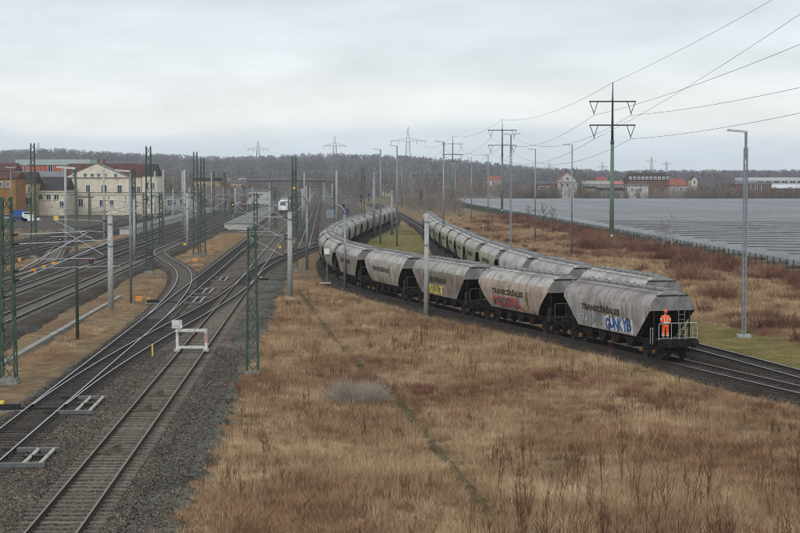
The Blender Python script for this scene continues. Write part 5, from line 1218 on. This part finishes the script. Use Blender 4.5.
def right_bank():
    T = [tuft(50+i, 34, .45, (.4, .8), (.02, .035), .5) for i in range(4)]; B = [bush(60+i, 1.2, 1.25, 80, w=.016) for i in range(3)] + [bush(70+i, 1.0, 1.5, 60, M_stalk, .014, .8) for i in range(2)]
    pts, bp = [], []
    for i in range(26000):
        y = 95 + 340*rv.random()**1.3; xl = LB.x_at_y(y) + (9 if y < 125 else 4.2 if y < 300 else 3.5); xr = float(np.interp(y, [120, 168, 296, 524, 700], [45.0, 42.3, 37.2, 26.2, 20])); x = rv.uniform(xl, max(xl+.1, xr))
        if x > .275*y + 2: continue
        v = vnoise(x*.55, y*.4); f = (x-xl)/max(1, xr-xl)
        if v + .5*(f-.45) > .22:
            if rv.random() < .065: bp.append((x, y, -.55, rv.uniform(.55, 1.05)*(.7+.5*f), rv.uniform(0, 6.28), rv.randrange(3) if rv.random() < .75 else 3+rv.randrange(2)))
            if rv.random() < .35: continue
        elif rv.random() < .012: bp.append((x, y, -.55, rv.uniform(.4, .9), rv.uniform(0, 6.28), rv.randrange(5)))
        pts.append((x, y, gz(x, y)-.02, rv.uniform(.55, 1.0)*(.45 if f < .08 else 1), rv.uniform(0, 6.28), rv.randrange(4)))
    for i in range(330):                                  # scrub right along the fence
        y = rv.uniform(125, 420); x = float(np.interp(y, [120, 168, 296, 524], [45.0, 42.3, 37.2, 26.2])) - abs(rv.gauss(0, 2.2)) - .4
        if x < .275*y+2: bp.append((x, y, -.55, rv.uniform(.8, 1.6), rv.uniform(0, 6.28), rv.randrange(3) if rv.random() < .8 else 3+rv.randrange(2)))
    scatter('dry_bank_grass', pts, T, 'dry grass on the bank between right train and solar field'); scatter('bramble_thicket', bp, B, 'reddish brown bramble thicket along the solar field fence')
    G = [tuft(90+i, 30, .3, (.06, .16), (.012, .02), .6, M_green_g) for i in range(3)]; pts = []
    for i in range(9000):
        y = rv.uniform(72, 128); x = LB.x_at_y(y) + rv.uniform(2.6, 10)
        if x < .275*y+2: pts.append((x, y, gz(x, y)-.01, rv.uniform(.6, 1.3), rv.uniform(0, 6.28), rv.randrange(3)))
    for i in range(5000):
        y = rv.uniform(150, 330); a, b = LA.x_at_y(y)+2.6, LB.x_at_y(y)-2.6
        if b > a: pts.append((rv.uniform(a, b), y, -.52, rv.uniform(.8, 1.8), rv.uniform(0, 6.28), rv.randrange(3)))
    for i in range(2500):
        y = rv.uniform(60, 125); x = LA.x_at_y(y) - 2.4 - abs(rv.gauss(0, .7)); pts.append((x, y, gz(x, y)-.01, rv.uniform(.6, 1.6), rv.uniform(0, 6.28), rv.randrange(3)))
    scatter('lawn_grass', pts, G, 'short yellow green grass beside the hopper trains')
right_bank()
def foreground_weeds():
    W = [weed(100+i, 2.0, 3, side=11) for i in range(4)]; pts = []
    for i in range(125):
        px = rv.uniform(470, 830); py = rv.uniform(470, 640); g = gp(px, py, -.5)
        if vnoise(g.x*1.4, g.y) < -.1 and rv.random() < .7: continue
        pts.append((g.x, g.y, -.5, rv.uniform(.6, 1.15), rv.uniform(0, 6.28), rv.randrange(4)))
    for i in range(30):
        g = gp(rv.uniform(380, 620), rv.uniform(325, 385), -.5); pts.append((g.x, g.y, -.5, rv.uniform(.5, .95), rv.uniform(0, 6.28), rv.randrange(4)))
    for i in range(20):
        g = gp(rv.uniform(200, 420), rv.uniform(310, 500), -.5); pts.append((g.x, g.y, -.5, rv.uniform(.4, .8), rv.uniform(0, 6.28), rv.randrange(4)))
    scatter('tall_weed_stalks', pts, W, 'thin reddish brown weed stalks rising from the dry meadow')
    B = [bush(120+i, .9, .75, 90, w=.010) for i in range(2)]; pts = []
    for px, py, n, sp in ((352, 380, 9, 16), (415, 392, 7, 14), (470, 340, 6, 30), (660, 400, 16, 60), (620, 345+40, 8, 40), (740, 400, 10, 50), (250, 392, 4, 14), (238, 352, 4, 8), (300, 385, 6, 25)):
        for k in range(n):
            g = gp(px+rv.gauss(0, sp), py+rv.gauss(0, sp*.22), -.5)
            if LA.x_at_y(max(56, g.y)) - 3 > g.x > -4.5-.0484*g.y: pts.append((g.x, g.y, -.52, rv.uniform(.5, 1.1), rv.uniform(0, 6.28), rv.randrange(2)))
    scatter('meadow_brambles', pts, B, 'low reddish bramble patches in the dry meadow')
foreground_weeds()
def shrub(name, label, px, py, me, sc=1.0, z=-.5, group=None):
    g = gp(px, py, z); o = link(name, me, None, (g.x, g.y, z), rv.uniform(0, 6)); o.scale = (sc,)*3; return tag(o, label, 'bush', group)
shrub('bare_bush', 'pale grey bare bush in the middle of the dry meadow', 357, 404, bush(201, 1.7, 1.35, 420, M_twigg, .012, .35), 1.0)
shrub('bramble_bush', 'dark red bramble bush beside the nearest tubular pylon', 597, 250, bush(202, 3.3, 3.0, 420, M_bramble, .028, .25), 1.0)
shrub('bramble_bush', 'brown bush behind the near ladder-like lamp mast', 690, 283, bush(203, 2.6, 2.6, 260, M_bramble, .022, .3), 1.0)
shrub('bramble_bush', 'dark brown bush at the right picture edge above the lawn', 783, 331, bush(204, 2.4, 1.3, 240, M_stalk, .02, .2), 1.0)
shrub('bramble_bush', 'reddish bush left of the near ladder-like lamp mast', 722, 300, bush(205, 2.2, 1.8, 240, M_bramble, .02, .3), 1.0)
shrub('bare_bush', 'grey brown bush just above the roof of the right train', 700, 268, bush(206, 2.2, 1.9, 200, M_stalk, .02, .3), 1.0)
def tree(label, px, dist, h, seed, birch=False, tw=None, group='single bare trees', sc=.36, twig=None, by=None):
    x = xpx(px, dist); t, c = tree_meshes(seed, h=h, spread=sc, tw=tw or (.012 + dist*.00006), trunk_m=M_birch if birch else M_bark, twig_m=twig or M_woodb)
    r = thing('birch_tree' if birch else 'bare_tree', label, 'tree', (x, dist, -.4), 0, group); link('trunk', t, r); link('crown', c, r)
tree('slender young birch with white stem left of the near ladder-like lamp mast', 672, 222, 5.8, 1, True, .014, twig=M_bramble); tree('smaller young birch with white stem just left of the slender one', 663, 226, 4.8, 2, True, .014, twig=M_bramble)
tree('thin bare sapling behind the slim lamp post, right one', 553, 300, 5.5, 3, twig=M_bramble); tree('thin bare sapling behind the slim lamp post, left one', 543, 310, 6.2, 4, twig=M_woodb); tree('thin bare sapling right of the double headed lamp', 528, 330, 5.2, 5, twig=M_bramble)
for i, (px, d, h, lab) in enumerate(((561, 722, 11, 'pale bare tree before the white house'), (569, 724, 10, 'second bare tree before the white house'), (581, 724, 14, 'bare tree right of the white house'), (586, 760, 16, 'tall bare tree behind the long grey shed'), (574, 770, 18, 'tallest bare tree behind the white house'), (690, 738, 9, 'bare tree right of the red roofed house'), (699, 728, 10, 'bare tree left of the dark hut'), (722, 738, 12, 'bare tree between dark hut and factory'), (729, 748, 13, 'bare tree left of the factory front'), (716, 780, 15, 'tall bare tree behind the dark hut'), (742, 708, 7, 'low bare tree before the factory front'), (765, 703, 7, 'low bare tree before the factory windows'), (785, 703, 7, 'low bare tree before the factory wing'), (797, 706, 8, 'bare tree at the right edge before the factory wing'), (655, 718, 6, 'low bare tree before the brick block'), (548, 738, 9, 'bare tree above the brown sheds'), (533, 748, 10, 'bare tree left of the brown sheds'), (515, 760, 9, 'bare tree right of the second pylon'), (172, 560, 12, 'bare tree right of the station pavilion'), (166, 600, 13, 'taller bare tree right of the station pavilion'), (180, 640, 11, 'bare tree left of the yellow building'), (226, 740, 14, 'bare tree right of the yellow building'))):
    tree(lab, px, d, h, 300+i)
def fir(label, px, dist, h, seed):
    r = random.Random(seed); root = thing('fir_tree', label, 'tree', (xpx(px, dist), dist, -.4), 0, 'dark evergreen trees'); MB().tube((0, 0, 0), (0, 0, h*.95), h*.02, .03, n=6).build('trunk', M_bark, root); c = MB()
    for i in range(420):
        t = r.random()**.8; a = r.uniform(0, 2*PI); l = h*.24*(1.02-t)*r.uniform(.7, 1.1); b = Vector((0, 0, h*(.06+.92*t))); tip = b + Vector((math.cos(a)*l, math.sin(a)*l, -l*.35)); sd = Vector((-math.sin(a), math.cos(a), 0))*l*.22
        o = len(c.v); c.v += [tuple(b), tuple(b.lerp(tip, .6)+sd), tuple(tip), tuple(b.lerp(tip, .6)-sd)]; c.f.append((o, o+1, o+2, o+3)); c.m.append(0)
    c.build('crown', M_fir, root, fix=False)
fir('dark fir between the pinkish roofs', 608, 745, 10, 1); fir('dark evergreen before the brown sheds', 553, 718, 7, 2); fir('dark fir on the right skyline above the factory', 737, 900, 13, 3); fir('dark evergreen beside the third pylon', 421, 620, 7, 4)
def woods():
    H = [joined_tree(400+i, h=14, spread=.34, tw=.42, dens=.62, twig_m=M_wood) for i in range(4)]; N_ = [joined_tree(420+i, h=9.5, spread=.38, tw=.17, dens=.8, twig_m=M_woodb) for i in range(4)]
    tp = [(-300, 150), (0, 153.5), (60, 152), (150, 157), (230, 160), (330, 156.5), (400, 158.5), (470, 163.5), (540, 170.5), (620, 173.5), (800, 173), (1000, 172)]
    def ridge(px): return hpx(float(np.interp(px, [a for a, b in tp], [b for a, b in tp])) + 9.0, 1900)
    def hz(x, y):
        px = 400 + FPX*x/y; t = max(0, min(1, (y-1000)/900)); t = t*t*(3-2*t); return -.45 + (ridge(px)+.45)*t
    ys = [960, 1000] + list(range(1080, 1960, 80)) + [2300, 3000]; nx = 40; mb = MB()
    for y in ys:
        for i in range(nx+1): x = (-.42 + .84*i/nx)*y; mb.v.append((x, y, hz(x, y) - (.6 if y < 1000 else 0)))
    for j in range(len(ys)-1):
        for i in range(nx): mb.f.append((j*(nx+1)+i, j*(nx+1)+i+1, (j+1)*(nx+1)+i+1, (j+1)*(nx+1)+i)); mb.m.append(0)
    tag(mb.build('hills', mat('forest_floor', (.075, .058, .045), .95, 0, .3, .02)), kind='structure')
    pts = []
    for i in range(9500):
        y = 1010 + 930*rv.random()**.8; px = rv.uniform(-90, 890); x = xpx(px, y); pts.append((x, y, hz(x, y)-.3, rv.uniform(.65, 1.15), rv.uniform(0, 6.28), rv.randrange(4)))
    scatter('hill_wood', pts, H, 'bare winter wood covering the hill on the horizon')
    pts = []
    for i in range(2600):
        y = 715 + 300*rv.random(); px = rv.uniform(-60, 860); x = xpx(px, y)
        if 238 < px < 420 and y < 850: continue
        if px > 520 and y < 770: continue
        if px < 215 and y < 760: continue
        if 480 > px > 420 and rv.random() < .3: continue
        pts.append((x, y, -.5, rv.uniform(.45, 1.05)*(.95 if px > 480 else 1.4), rv.uniform(0, 6.28), rv.randrange(4)))
    for i in range(750):
        y = 702 + 26*rv.random(); px = rv.choice((rv.uniform(505, 560), rv.uniform(685, 735), rv.uniform(700, 830), rv.uniform(575, 700))); pts.append((xpx(px, y), y, -.5, rv.uniform(.25, .75), rv.uniform(0, 6.28), rv.randrange(4)))
    for i in range(300):
        y = rv.uniform(470, 640); x = rv.uniform(LB.x_at_y(y)+6, 20); pts.append((x, y, -.5, rv.uniform(.15, .5), rv.uniform(0, 6.28), rv.randrange(4)))
    for i in range(240):
        y = rv.uniform(540, 700); px = rv.uniform(158, 245); pts.append((xpx(px, y), y, -.5, rv.uniform(.3, .9), rv.uniform(0, 6.28), rv.randrange(4)))
    scatter('tree_belt', pts, N_, 'belt of bare brown trees and scrub behind houses and solar field')
woods()

# ------------------------------------------------------------------ damp winter air
def haze():
    mb = MB().box((0, 1480, 29), (4200, 3100, 64)); m = bpy.data.materials.new('haze'); m.use_nodes = True; nt = m.node_tree; nt.nodes.clear()
    out = nt.nodes.new('ShaderNodeOutputMaterial'); v = nt.nodes.new('ShaderNodeVolumePrincipled'); v.inputs['Color'].default_value = (.80, .89, 1, 1); v.inputs['Density'].default_value = .00015; m.cycles.homogeneous_volume = True; nt.links.new(v.outputs[0], out.inputs['Volume'])
    o = mb.build('haze', m); tag(o, 'thin pale winter haze over the whole place', kind='stuff')
haze()
